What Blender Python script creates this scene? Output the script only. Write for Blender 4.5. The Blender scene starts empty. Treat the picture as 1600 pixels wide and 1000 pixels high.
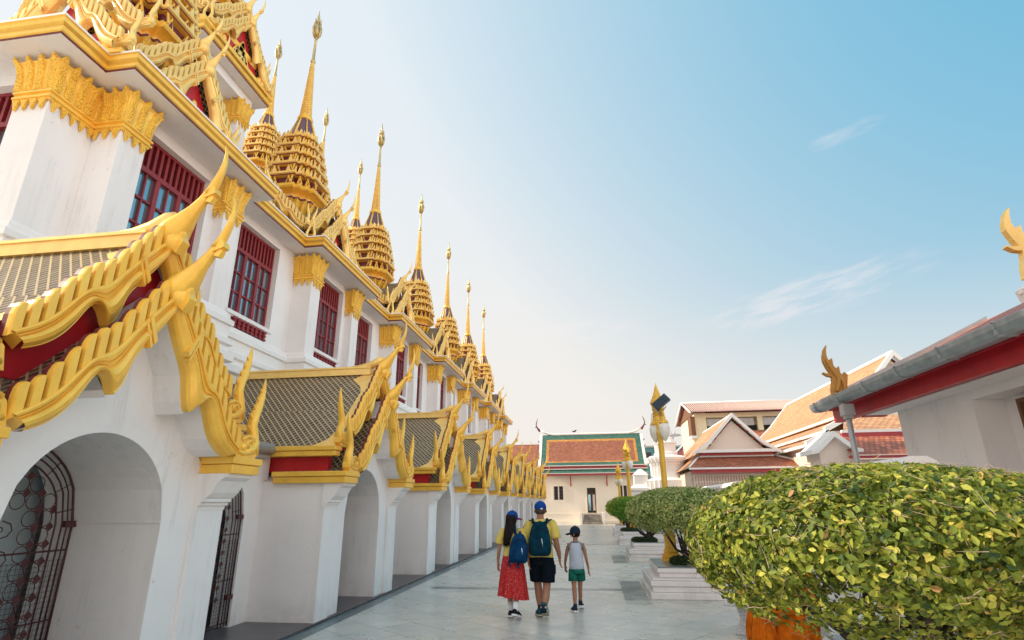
import bpy, bmesh, math, random
import numpy as np
from mathutils import Vector, Matrix
R_ = math.radians
random.seed(7)
S = bpy.context.scene
COL = S.collection
# ---------------------------------------------------------------- camera
cam_d = bpy.data.cameras.new('camera')
cam = bpy.data.objects.new('camera', cam_d); COL.objects.link(cam)
def _cam():
    F = 857.4; C = (800., 500.)
    def d(u, v): return Vector((u-C[0], v-C[1], F)).normalized()
    Y = d(929., 785.5); Z = d(778., -2065.); Z = (Z - Y*Z.dot(Y)).normalized()
    X = Y.cross(Z)
    if X.x < 0: X = -X
    M = Matrix((X, Y, Z))                       # camera (x right, y down, z fwd) -> world
    right = M @ Vector((1,0,0)); up = M @ Vector((0,-1,0)); back = M @ Vector((0,0,-1))
    m = Matrix((right, up, back)).transposed().to_4x4()
    m.translation = (0, 0, 1.70)
    cam.matrix_world = m
    cam_d.sensor_fit = 'HORIZONTAL'; cam_d.sensor_width = 36.0; cam_d.lens = F/1600*36
_cam()
cam_d.clip_start = 0.05; cam_d.clip_end = 2000
S.camera = cam
S.view_settings.view_transform = 'Standard'; S.view_settings.look = 'None'
S.view_settings.exposure = 0.53; S.view_settings.gamma = 1.0
# ---------------------------------------------------------------- sun + sky
SUN_AZ = math.atan2(-0.88, -0.05); SUN_EL = R_(32)
to_sun = Vector((math.sin(SUN_AZ)*math.cos(SUN_EL), math.cos(SUN_AZ)*math.cos(SUN_EL), math.sin(SUN_EL)))
sd = bpy.data.lights.new('sun', 'SUN'); sd.energy = 3.6; sd.angle = R_(0.5); sd.color = (1.0, 0.87, 0.68)
so = bpy.data.objects.new('sun', sd); COL.objects.link(so)
so.rotation_euler = to_sun.to_track_quat('Z', 'Y').to_euler(); so.location = (-30, -10, 40)

W = bpy.data.worlds.new('World'); S.world = W; W.use_nodes = True
def build_world():
    nt = W.node_tree; N = nt.nodes; L = nt.links; N.clear()
    out = N.new('ShaderNodeOutputWorld'); bg = N.new('ShaderNodeBackground'); bg.inputs['Strength'].default_value = 0.1
    L.new(bg.outputs[0], out.inputs[0])
    sky = N.new('ShaderNodeTexSky'); sky.sky_type = 'NISHITA'; sky.sun_disc = False
    sky.sun_elevation = SUN_EL; sky.sun_rotation = SUN_AZ % (2*math.pi); sky.dust_density = 3.0; sky.air_density = 1.2
    tc = N.new('ShaderNodeTexCoord')
    def vm(op, a, b=None):
        n = N.new('ShaderNodeVectorMath'); n.operation = op
        L.new(a, n.inputs[0])
        if b is not None:
            if isinstance(b, tuple): n.inputs[1].default_value = b
            else: L.new(b, n.inputs[1])
        return n
    def mp(a, f0, f1, t0=0., t1=1., smooth=True):
        n = N.new('ShaderNodeMapRange'); n.interpolation_type = 'SMOOTHSTEP' if smooth else 'LINEAR'
        n.inputs['From Min'].default_value = f0; n.inputs['From Max'].default_value = f1
        n.inputs['To Min'].default_value = t0; n.inputs['To Max'].default_value = t1
        L.new(a, n.inputs['Value']); return n.outputs[0]
    def mx(f, a, b, mode='MIX'):
        n = N.new('ShaderNodeMixRGB'); n.blend_type = mode
        for k, v in (('Fac', f), ('Color1', a), ('Color2', b)):
            if isinstance(v, tuple): n.inputs[k].default_value = v+(1,) if len(v) == 3 else v
            elif isinstance(v, (int, float)): n.inputs[k].default_value = v
            else: L.new(v, n.inputs[k])
        return n.outputs[0]
    def math_w(op, a, b):
        n = N.new('ShaderNodeMath'); n.operation = op
        for i, v in enumerate((a, b)):
            if isinstance(v, (int, float)): n.inputs[i].default_value = v
            else: L.new(v, n.inputs[i])
        return n.outputs[0]
    dirn = vm('NORMALIZE', tc.outputs['Generated']).outputs[0]
    sep = N.new('ShaderNodeSeparateXYZ'); L.new(dirn, sep.inputs[0])
    z = sep.outputs['Z']
    bdir = Vector((0.72, 0.42, 0.72)).normalized()
    dt = vm('DOT_PRODUCT', dirn, tuple(bdir)).outputs['Value']
    fb = mp(dt, 0.50, 1.07, 0, 1, False)
    base = mx(mp(z, 0.0, 0.75), (0.76, 0.71, 0.655), (0.655, 0.71, 0.745))
    base = mx(mp(fb, 0.0, 1.0, 0, 0.95, False), base, (0.02, 0.345, 0.55))
    # the horizon stays pale all round
    base = mx(mp(z, 0.02, 0.38, 0.75, 0.0), base, (0.73, 0.69, 0.64))
    # two thin wisps of high cloud and a faint veil
    def wisp(c, e, la, lb, seed, amt):
        c = Vector(c).normalized(); e = Vector(e).normalized(); e = (e-c*e.dot(c)).normalized(); f = c.cross(e)
        a = vm('DOT_PRODUCT', dirn, tuple(e)).outputs['Value']; b = vm('DOT_PRODUCT', dirn, tuple(f)).outputs['Value']; fw = vm('DOT_PRODUCT', dirn, tuple(c)).outputs['Value']
        co = N.new('ShaderNodeCombineXYZ'); L.new(math_w('MULTIPLY', a, 7.0), co.inputs[0]); L.new(math_w('MULTIPLY', b, 34.0), co.inputs[1]); co.inputs[2].default_value = seed
        no = N.new('ShaderNodeTexNoise'); no.inputs['Scale'].default_value = 1.6; no.inputs['Detail'].default_value = 7; no.inputs['Roughness'].default_value = 0.6; L.new(co.outputs[0], no.inputs['Vector'])
        r = math_w('ADD', math_w('POWER', math_w('DIVIDE', math_w('ABSOLUTE', a, 0.), la), 2.0), math_w('POWER', math_w('DIVIDE', math_w('ABSOLUTE', b, 0.), lb), 2.0))
        m = math_w('MULTIPLY', mp(r, 1.0, 0.0), mp(fw, 0.5, 0.6)); m = math_w('MULTIPLY', m, mp(no.outputs['Fac'], 0.38, 0.68))
        return math_w('MULTIPLY', m, amt)
    for w in (((0.355,0.882,0.311),(0.419,0.852,0.322),0.20,0.042,1.3,0.52), ((0.398,0.755,0.521),(0.430,0.735,0.524),0.06,0.016,5.1,0.32), ((-0.02,0.955,0.295),(0.1,0.95,0.30),0.14,0.022,9.7,0.35)):
        base = mx(wisp(*w), base, (0.78, 0.72, 0.71))
    # sky outside the view, behind and to both sides, boosted to fill the court
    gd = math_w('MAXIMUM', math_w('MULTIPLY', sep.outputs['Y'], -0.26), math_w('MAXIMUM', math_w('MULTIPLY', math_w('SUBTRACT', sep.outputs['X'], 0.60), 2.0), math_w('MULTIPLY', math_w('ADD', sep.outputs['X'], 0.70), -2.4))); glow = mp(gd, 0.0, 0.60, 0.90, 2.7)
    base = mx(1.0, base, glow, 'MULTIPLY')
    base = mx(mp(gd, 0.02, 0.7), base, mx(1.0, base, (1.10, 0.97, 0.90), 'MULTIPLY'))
    base = mx(1.0, base, (10., 10., 10.), 'MULTIPLY')
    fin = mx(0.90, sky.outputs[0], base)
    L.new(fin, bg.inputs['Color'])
build_world()

# ---------------------------------------------------------------- materials
def newmat(name):
    m = bpy.data.materials.new(name); m.use_nodes = True
    nt = m.node_tree; b = nt.nodes['Principled BSDF']; return m, nt, b
def node(nt, t, **kw):
    n = nt.nodes.new(t)
    for k, v in kw.items():
        if k in n.inputs: n.inputs[k].default_value = v
        else: setattr(n, k, v)
    return n
def c4(c): return (c[0], c[1], c[2], 1)
def mixn(nt, f, a, b, mode='MIX'):
    n = nt.nodes.new('ShaderNodeMixRGB'); n.blend_type = mode
    for k, v in (('Fac', f), ('Color1', a), ('Color2', b)):
        if isinstance(v, tuple): n.inputs[k].default_value = c4(v)
        elif isinstance(v, (int, float)): n.inputs[k].default_value = v
        else: nt.links.new(v, n.inputs[k])
    return n.outputs[0]
def ramp(nt, src, f0, f1, t0=0., t1=1.):
    n = nt.nodes.new('ShaderNodeMapRange')
    n.inputs['From Min'].default_value = f0; n.inputs['From Max'].default_value = f1
    n.inputs['To Min'].default_value = t0; n.inputs['To Max'].default_value = t1
    nt.links.new(src, n.inputs['Value']); return n.outputs[0]
def math_(nt, op, a, b=None, c=None):
    n = nt.nodes.new('ShaderNodeMath'); n.operation = op
    for i, v in enumerate((a, b, c)):
        if v is None: continue
        if isinstance(v, (int, float)): n.inputs[i].default_value = v
        else: nt.links.new(v, n.inputs[i])
    return n.outputs[0]
def pos(nt, scale=None):
    g = nt.nodes.new('ShaderNodeNewGeometry'); o = g.outputs['Position']
    if scale:
        m = nt.nodes.new('ShaderNodeMapping'); m.inputs['Scale'].default_value = scale
        nt.links.new(o, m.inputs['Vector']); o = m.outputs[0]
    return o
def noise(nt, scale, detail=4, vec=None, rough=0.55):
    n = node(nt, 'ShaderNodeTexNoise', Scale=scale, Detail=detail, Roughness=rough)
    nt.links.new(vec if vec is not None else pos(nt), n.inputs['Vector']); return n.outputs['Fac']
def bump(nt, b, h, strength, dist=0.01):
    n = node(nt, 'ShaderNodeBump', Strength=strength, Distance=dist); nt.links.new(h, n.inputs['Height'])
    nt.links.new(n.outputs[0], b.inputs['Normal'])
def simple(name, col, rough=0.6, metal=0.0, var=0.12, nscale=3.0, bmp=0.0, bscale=60., spec=0.5, dark=None, dirt=0.0):
    m, nt, b = newmat(name)
    f = noise(nt, nscale, 6)
    c = mixn(nt, ramp(nt, f, 0.3, 0.7), tuple(x*(1-var) for x in col), tuple(min(1, x*(1+var)) for x in col))
    if dirt:
        g = noise(nt, 1.7, 8, pos(nt, (2.2, 2.2, 0.5)), 0.65)
        c = mixn(nt, ramp(nt, g, 0.52, 0.8, 0, dirt), c, dark or tuple(x*0.35 for x in col))
    nt.links.new(c, b.inputs['Base Color'])
    b.inputs['Roughness'].default_value = rough; b.inputs['Metallic'].default_value = metal
    b.inputs['Specular IOR Level'].default_value = spec
    if bmp: bump(nt, b, noise(nt, bscale, 5), bmp)
    return m
def plaster(name, col, grime=0.55):
    m, nt, b = newmat(name)
    f = noise(nt, 1.1, 7, None, 0.6)
    c = mixn(nt, ramp(nt, f, 0.3, 0.7), tuple(x*0.95 for x in col), tuple(min(1, x*1.02) for x in col))
    st = noise(nt, 2.6, 8, pos(nt, (3.0, 3.0, 0.22)), 0.7)
    pt = noise(nt, 0.8, 5)
    k = math_(nt, 'MULTIPLY', ramp(nt, st, 0.5, 0.78), ramp(nt, pt, 0.42, 0.7))
    c = mixn(nt, math_(nt, 'MULTIPLY', k, grime), c, (0.30, 0.28, 0.26))
    sp = noise(nt, 9.0, 3)
    c = mixn(nt, ramp(nt, sp, 0.70, 0.78, 0, grime*0.7), c, (0.42, 0.37, 0.31))
    wv = nt.nodes.new('ShaderNodeVectorMath'); wv.operation = 'ADD'; nz = node(nt, 'ShaderNodeTexNoise', Scale=2.5, Detail=5); nt.links.new(pos(nt), nz.inputs['Vector']); nt.links.new(pos(nt), wv.inputs[0]); nt.links.new(nz.outputs['Color'], wv.inputs[1])
    vo = node(nt, 'ShaderNodeTexVoronoi', Scale=0.75); vo.feature = 'DISTANCE_TO_EDGE'; nt.links.new(wv.outputs[0], vo.inputs['Vector'])
    crk = math_(nt, 'MULTIPLY', ramp(nt, vo.outputs['Distance'], 0.0, 0.006, 1, 0), ramp(nt, noise(nt, 0.6, 3), 0.5, 0.62))
    c = mixn(nt, math_(nt, 'MULTIPLY', crk, grime*0.55), c, (0.33, 0.30, 0.28))
    sz = nt.nodes.new('ShaderNodeSeparateXYZ'); nt.links.new(pos(nt), sz.inputs[0])
    low = math_(nt, 'MULTIPLY', ramp(nt, sz.outputs['Z'], 0.03, 0.40, 1, 0), ramp(nt, noise(nt, 3.5, 6), 0.40, 0.66))
    c = mixn(nt, math_(nt, 'MULTIPLY', low, grime*0.75), c, (0.40, 0.37, 0.33))
    nt.links.new(c, b.inputs['Base Color']); b.inputs['Roughness'].default_value = 0.72; b.inputs['Specular IOR Level'].default_value = 0.25
    bump(nt, b, noise(nt, 28., 6), 0.12, 0.02)
    return m
M = {}
M['white'] = plaster('white_plaster', (0.84, 0.80, 0.785))
M['cream'] = plaster('cream_plaster', (0.90, 0.80, 0.68), 0.2)
M['trim'] = plaster('trim_plaster', (0.86, 0.82, 0.79), 0.15)
def goldmat(name, col, rough=0.42, metal=0.35, ao=True):
    m, nt, b = newmat(name)
    f = noise(nt, 5.0, 6)
    c = mixn(nt, ramp(nt, f, 0.3, 0.7), tuple(x*0.88 for x in col), tuple(min(1, x*1.08) for x in col))
    g = noise(nt, 2.3, 8, pos(nt, (2.5, 2.5, 0.8)), 0.7)
    c = mixn(nt, ramp(nt, g, 0.58, 0.82, 0, 0.45), c, (col[0]*0.45, col[1]*0.33, col[2]*0.3))
    nt.links.new(c, b.inputs['Base Color']); b.inputs['Roughness'].default_value = rough; b.inputs['Metallic'].default_value = metal
    bump(nt, b, noise(nt, 45., 5), 0.18, 0.01)
    return m
M['gold'] = goldmat('gold_paint', (1.0, 0.565, 0.085), 0.30, 0.2)
def carved(m):
    nt = m.node_tree; b = nt.nodes['Principled BSDF']
    v = node(nt, 'ShaderNodeTexVoronoi', Scale=38.0); nt.links.new(pos(nt), v.inputs['Vector'])
    bump(nt, b, math_(nt, 'ADD', v.outputs['Distance'], math_(nt, 'MULTIPLY', noise(nt, 90., 3), .4)), 0.8, 0.02); return m
M['gold2'] = carved(goldmat('gold_leaf_carved', (1.0, 0.56, 0.07), 0.26, 0.3))
M['goldpale'] = goldmat('gold_paint_pale', (1.0, 0.64, 0.20), 0.38, 0.3)
M['red'] = simple('dark_red_paint', (0.30, 0.012, 0.025), 0.45, var=0.2)
M['maroon'] = simple('maroon_paint', (0.14, 0.018, 0.03), 0.5, var=0.25)
M['winred'] = simple('window_red_paint', (0.25, 0.020, 0.026), 0.45, var=0.15, nscale=8)
M['iron'] = simple('gate_iron', (0.075, 0.018, 0.02), 0.5, var=0.3, nscale=12)
M['darkroom'] = simple('interior_wall', (0.50, 0.62, 0.66), 0.8)
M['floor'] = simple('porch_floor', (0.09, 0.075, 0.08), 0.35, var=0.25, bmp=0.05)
M['greymetal'] = simple('grey_gutter', (0.42, 0.42, 0.42), 0.45, 0.3, var=0.1)
def glassmat():
    m, nt, b = newmat('window_glass')
    f = noise(nt, 1.2, 3)
    c = mixn(nt, f, (0.24, 0.40, 0.47), (0.40, 0.56, 0.62)); nt.links.new(c, b.inputs['Base Color'])
    b.inputs['Roughness'].default_value = 0.06; b.inputs['Metallic'].default_value = 0.8
    bump(nt, b, noise(nt, 2.2, 2), 0.04, 0.05)
    return m
M['glass'] = glassmat()
def lattice_tile(name, tile, line, su, sv, lw=0.11):
    """diamond tiles with pale edges, laid out on the roof's own UV in metres"""
    m, nt, b = newmat(name)
    uv = nt.nodes.new('ShaderNodeUVMap'); sx = nt.nodes.new('ShaderNodeSeparateXYZ'); nt.links.new(uv.outputs[0], sx.inputs[0])
    u = math_(nt, 'MULTIPLY', sx.outputs['X'], su); v = math_(nt, 'MULTIPLY', sx.outputs['Y'], sv)
    a = math_(nt, 'ADD', u, v); d = math_(nt, 'SUBTRACT', u, v)
    fa = math_(nt, 'FRACT', a); fd = math_(nt, 'FRACT', d)
    la = math_(nt, 'LESS_THAN', fa, lw); ld = math_(nt, 'LESS_THAN', fd, lw*1.25)
    l = math_(nt, 'MAXIMUM', la, ld)
    cellv = nt.nodes.new('ShaderNodeCombineXYZ')
    nt.links.new(math_(nt, 'FLOOR', a), cellv.inputs[0]); nt.links.new(math_(nt, 'FLOOR', d), cellv.inputs[1])
    wn = nt.nodes.new('ShaderNodeTexWhiteNoise'); nt.links.new(cellv.outputs[0], wn.inputs['Vector'])
    t = mixn(nt, wn.outputs['Value'], tuple(x*0.6 for x in tile), tuple(x*1.5 for x in tile))
    ln = mixn(nt, noise(nt, 7.0, 4), tuple(x*0.65 for x in line), line)
    c = mixn(nt, l, t, ln)
    nt.links.new(c, b.inputs['Base Color']); b.inputs['Roughness'].default_value = 0.4
    h = math_(nt, 'ADD', math_(nt, 'MULTIPLY', math_(nt, 'MINIMUM', fa, fd), 0.7), math_(nt, 'MULTIPLY', l, 0.8))
    bump(nt, b, h, 0.9, 0.02)
    return m
M['tile'] = lattice_tile('lattice_roof_tile', (0.085, 0.055, 0.035), (0.66, 0.51, 0.28), 9.0, 8.2, 0.17)
def row_tile(name, col, su, sv, var=0.45, mort=0.35, rough=0.6):
    m, nt, b = newmat(name)
    uv = nt.nodes.new('ShaderNodeUVMap')
    br = node(nt, 'ShaderNodeTexBrick'); nt.links.new(uv.outputs[0], br.inputs['Vector'])
    br.inputs['Scale'].default_value = 1.0; br.inputs['Brick Width'].default_value = su; br.inputs['Row Height'].default_value = sv
    br.inputs['Mortar Size'].default_value = min(su, sv)*0.11; br.inputs['Mortar Smooth'].default_value = 0.3
    br.inputs['Color1'].default_value = c4(tuple(x*(1-var) for x in col)); br.inputs['Color2'].default_value = c4(tuple(min(1, x*(1+var)) for x in col))
    br.inputs['Mortar'].default_value = c4(tuple(x*mort for x in col))
    f = noise(nt, 0.9, 7, None, 0.65)
    c = mixn(nt, ramp(nt, f, 0.42, 0.75, 0, 0.6), br.outputs['Color'], tuple(x*0.55 for x in col))
    f2 = noise(nt, 14., 4, None, 0.65)
    c = mixn(nt, ramp(nt, f2, 0.6, 0.75, 0, 0.5), c, tuple(x*0.45 for x in col))
    nt.links.new(c, b.inputs['Base Color']); b.inputs['Roughness'].default_value = rough
    bump(nt, b, math_(nt, 'SUBTRACT', 1.0, br.outputs['Fac']), 0.8, 0.03)
    return m
M['orange'] = row_tile('orange_clay_tile', (0.74, 0.37, 0.18), 0.22, 0.16, 0.22)
M['brick'] = row_tile('red_clay_tile', (0.44, 0.15, 0.08), 0.2, 0.15, 0.3)
M['greent'] = row_tile('green_glazed_tile', (0.06, 0.19, 0.14), 0.2, 0.15, 0.3)
M['amber'] = row_tile('amber_glazed_tile', (0.75, 0.33, 0.07), 0.2, 0.15, 0.2)
M['darkred'] = row_tile('dark_red_tile', (0.36, 0.095, 0.09), 0.26, 0.9, 0.25)
M['nearred'] = row_tile('weathered_red_tile', (0.50, 0.16, 0.09), 0.17, 0.2, 0.4)
def wood(name, col):
    m, nt, b = newmat(name)
    f = noise(nt, 3.0, 8, pos(nt, (18, 18, 1.2)), 0.6)
    nt.links.new(mixn(nt, f, tuple(x*0.5 for x in col), tuple(x*1.4 for x in col)), b.inputs['Base Color']); b.inputs['Roughness'].default_value = 0.6
    return m
M['wood'] = wood('brown_shutter_wood', (0.18, 0.075, 0.03))
M['oldgold'] = goldmat('weathered_gold', (0.50, 0.24, 0.045), 0.6, 0.15)
M['brightred'] = simple('red_beam_paint', (0.50, 0.012, 0.022), 0.4, var=0.15)
M['zinc'] = simple('zinc_gutter', (0.33, 0.37, 0.39), 0.38, 0.55, var=0.2, nscale=6)
M['pinkred'] = simple('faded_red_trim', (0.42, 0.055, 0.06), 0.6)
M['pinkwall'] = plaster('pink_cream_plaster', (0.80, 0.66, 0.57), 0.2)
M['yellowwall'] = plaster('pale_yellow_plaster', (0.80, 0.70, 0.48), 0.2)
M['dark'] = simple('dark_opening', (0.03, 0.025, 0.025), 0.6)
M['teal'] = simple('teal_panel', (0.08, 0.24, 0.25), 0.5)
M['purple'] = simple('purple_mosaic', (0.13, 0.065, 0.10), 0.35, var=0.4, nscale=30)
M['navyorn'] = simple('navy_mosaic', (0.02, 0.07, 0.10), 0.3, var=0.3, nscale=20)
M['silver'] = simple('aged_silver_gold', (0.56, 0.41, 0.18), 0.4, 0.7)
# ---------------------------------------------------------------- mesh builder
class MB:
    def __init__(s): s.v = []; s.f = []; s.m = []; s.uv = {}; s.sm = []
    def add(s, vs, fs, m=0, T=None, smooth=False, uvs=None):
        o = len(s.v)
        if T is not None: vs = [tuple(T @ Vector(p)) for p in vs]
        s.v += [tuple(p) for p in vs]
        for i, f in enumerate(fs):
            if uvs is not None: s.uv[len(s.f)] = uvs[i]
            s.f.append(tuple(o+k for k in f)); s.m.append(m); s.sm.append(smooth)
    def box(s, x0, x1, y0, y1, z0, z1, m=0, T=None):
        x0, x1 = min(x0, x1), max(x0, x1); y0, y1 = min(y0, y1), max(y0, y1); z0, z1 = min(z0, z1), max(z0, z1)
        s.add([(x0,y0,z0),(x1,y0,z0),(x1,y1,z0),(x0,y1,z0),(x0,y0,z1),(x1,y0,z1),(x1,y1,z1),(x0,y1,z1)],
              [(3,2,1,0),(4,5,6,7),(0,1,5,4),(1,2,6,5),(2,3,7,6),(3,0,4,7)], m, T)
    def quad(s, a, b, c, d, m=0, uv=None): s.add([a,b,c,d], [(0,1,2,3)], m, None, False, [uv] if uv else None)
    def prism(s, poly, ax, d0, d1, m=0, T=None):
        """extrude a 2-D polygon along axis ax ('x': (y,z), 'y': (x,z), 'z': (x,y))"""
        def P(p, d): return {'x': (d, p[0], p[1]), 'y': (p[0], d, p[1]), 'z': (p[0], p[1], d)}[ax]
        n = len(poly); vs = [P(p, d0) for p in poly]+[P(p, d1) for p in poly]
        fs = [tuple(range(n))[::-1], tuple(range(n, 2*n))]+[(i, (i+1) % n, n+(i+1) % n, n+i) for i in range(n)]
        s.add(vs, fs, m, T)
    def band(s, A, B, ax, d0, d1, m=0, T=None):
        """solid strip between two equally long 2-D polylines, extruded along ax"""
        for i in range(len(A)-1): 
            s.prism([A[i], A[i+1], B[i+1], B[i]], ax, d0, d1, m, T)
    def rings(s, rs, m=0, closed=True, cap0=True, cap1=True, T=None, smooth=False):
        n = len(rs[0]); vs = [p for r in rs for p in r]; fs = []
        for j in range(len(rs)-1):
            for i in range(n if closed else n-1):
                k = (i+1) % n; fs.append((j*n+i, j*n+k, (j+1)*n+k, (j+1)*n+i))
        if cap0: fs.append(tuple(range(n))[::-1])
        if cap1: fs.append(tuple((len(rs)-1)*n+i for i in range(n)))
        s.add(vs, fs, m, T, smooth)
    def lathe(s, prof, n=16, m=0, c=(0,0), T=None, smooth=True):
        s.rings([[(c[0]+r*math.cos(2*math.pi*i/n), c[1]+r*math.sin(2*math.pi*i/n), z) for i in range(n)] for r, z in prof], m, True, True, True, T, smooth)
    def tube(s, pts, rad, n=8, m=0, T=None, flat=1.0, smooth=True, cap=True):
        pts = [Vector(p) for p in pts]
        if not hasattr(rad, '__len__'): rad = [rad]*len(pts)
        rs = []; up = Vector((0.123, 0.05, 0.99))
        t0 = (pts[1]-pts[0]).normalized()
        a = t0.cross(up) if abs(t0.dot(up)) < 0.95 else t0.cross(Vector((0, 1, 0)))
        a.normalize()
        for i, p in enumerate(pts):
            t = (pts[min(i+1, len(pts)-1)]-pts[max(i-1, 0)]).normalized()
            a = (a - t*a.dot(t)).normalized(); b = t.cross(a)
            rs.append([tuple(p+(a*math.cos(2*math.pi*k/n)+b*flat*math.sin(2*math.pi*k/n))*rad[i]) for k in range(n)])
        s.rings(rs, m, True, cap, cap, T, smooth)
    def sweep(s, path, prof, m=0, closed=False, T=None, mats=None):
        """mouldings: path of (x,y), profile of (offset to the right of travel, z)"""
        rs = [[(p[0], p[1], z) for p in offset(path, o, closed)] for o, z in prof]
        n = len(path); vs = [p for r in rs for p in r]
        for j in range(len(rs)-1):
            fs = []
            for i in range(n if closed else n-1):
                k = (i+1) % n; fs.append((j*n+i, j*n+k, (j+1)*n+k, (j+1)*n+i))
            o = len(s.v)
            s.v += [tuple(T @ Vector(q)) if T is not None else q for q in rs[j]+rs[j+1]]
            for i in range(n if closed else n-1):
                k = (i+1) % n; s.f.append((o+i, o+k, o+n+k, o+n+i)); s.m.append(mats[j] if mats else m); s.sm.append(False)
    def ball(s, c, r, m=0, nu=12, nv=8, sc=(1,1,1), T=None):
        rs = []
        for j in range(nv+1):
            a = -math.pi/2+math.pi*j/nv; rr = max(math.cos(a), 0.02)
            rs.append([(c[0]+r*sc[0]*rr*math.cos(2*math.pi*i/nu), c[1]+r*sc[1]*rr*math.sin(2*math.pi*i/nu), c[2]+r*sc[2]*math.sin(a)) for i in range(nu)])
        s.rings(rs, m, True, True, True, T, True)
    def build(s, name, mats, parent=None, bevel=0.0, loc=None, subsurf=0, world=False):
        me = bpy.data.meshes.new(name); me.from_pydata(s.v, [], s.f)
        if not isinstance(mats, (list, tuple)): mats = [mats]
        for m in mats: me.materials.append(M[m] if isinstance(m, str) else m)
        me.polygons.foreach_set('material_index', s.m); me.polygons.foreach_set('use_smooth', s.sm)
        if s.uv:
            ul = me.uv_layers.new(name='UVMap')
            for fi, uvs in s.uv.items():
                p = me.polygons[fi]
                for k, li in enumerate(p.loop_indices): ul.data[li].uv = uvs[k]
        me.update()
        o = bpy.data.objects.new(name, me); COL.objects.link(o)
        if parent is not None: o.parent = parent
        if loc is not None: o.location = loc
        if bevel:
            b = o.modifiers.new('bevel', 'BEVEL'); b.width = bevel; b.segments = 2; b.limit_method = 'ANGLE'; b.angle_limit = R_(40)
        if subsurf:
            b = o.modifiers.new('smooth', 'SUBSURF'); b.levels = subsurf; b.render_levels = subsurf
        return o
def offset(path, d, closed=False):
    n = len(path); out = []
    for i in range(n):
        p = Vector(path[i])
        a = Vector(path[(i-1) % n]) if (closed or i > 0) else None
        b = Vector(path[(i+1) % n]) if (closed or i < n-1) else None
        n1 = n2 = None
        if a is not None: t = (p-a).normalized(); n1 = Vector((t.y, -t.x))
        if b is not None: t = (b-p).normalized(); n2 = Vector((t.y, -t.x))
        if n1 is None: q = p+n2*d
        elif n2 is None: q = p+n1*d
        else:
            k = 1+n1.dot(n2); q = p+(n1+n2)*(d/max(k, 0.2))
        out.append((q.x, q.y))
    return out
def tag(o, label=None, cat=None, group=None, kind=None):
    if label: o['label'] = label
    if cat: o['category'] = cat
    if group: o['group'] = group
    if kind: o['kind'] = kind
    return o
def empty(name, loc=(0,0,0), parent=None, rz=0):
    o = bpy.data.objects.new(name, None); COL.objects.link(o); o.location = loc; o.rotation_euler = (0,0,rz)
    o.empty_display_size = 0.2
    if parent is not None: o.parent = parent
    return o
def kids(o): return [c for c in COL.objects if c.parent == o]
def copy_tree(o, parent=None, loc=None):
    c = o.copy(); COL.objects.link(c)
    if parent is not None: c.parent = parent
    if loc is not None: c.location = loc
    for ch in kids(o): copy_tree(ch, c)
    return c
def mirror(pts): return [(-a, b) for a, b in pts]
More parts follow.
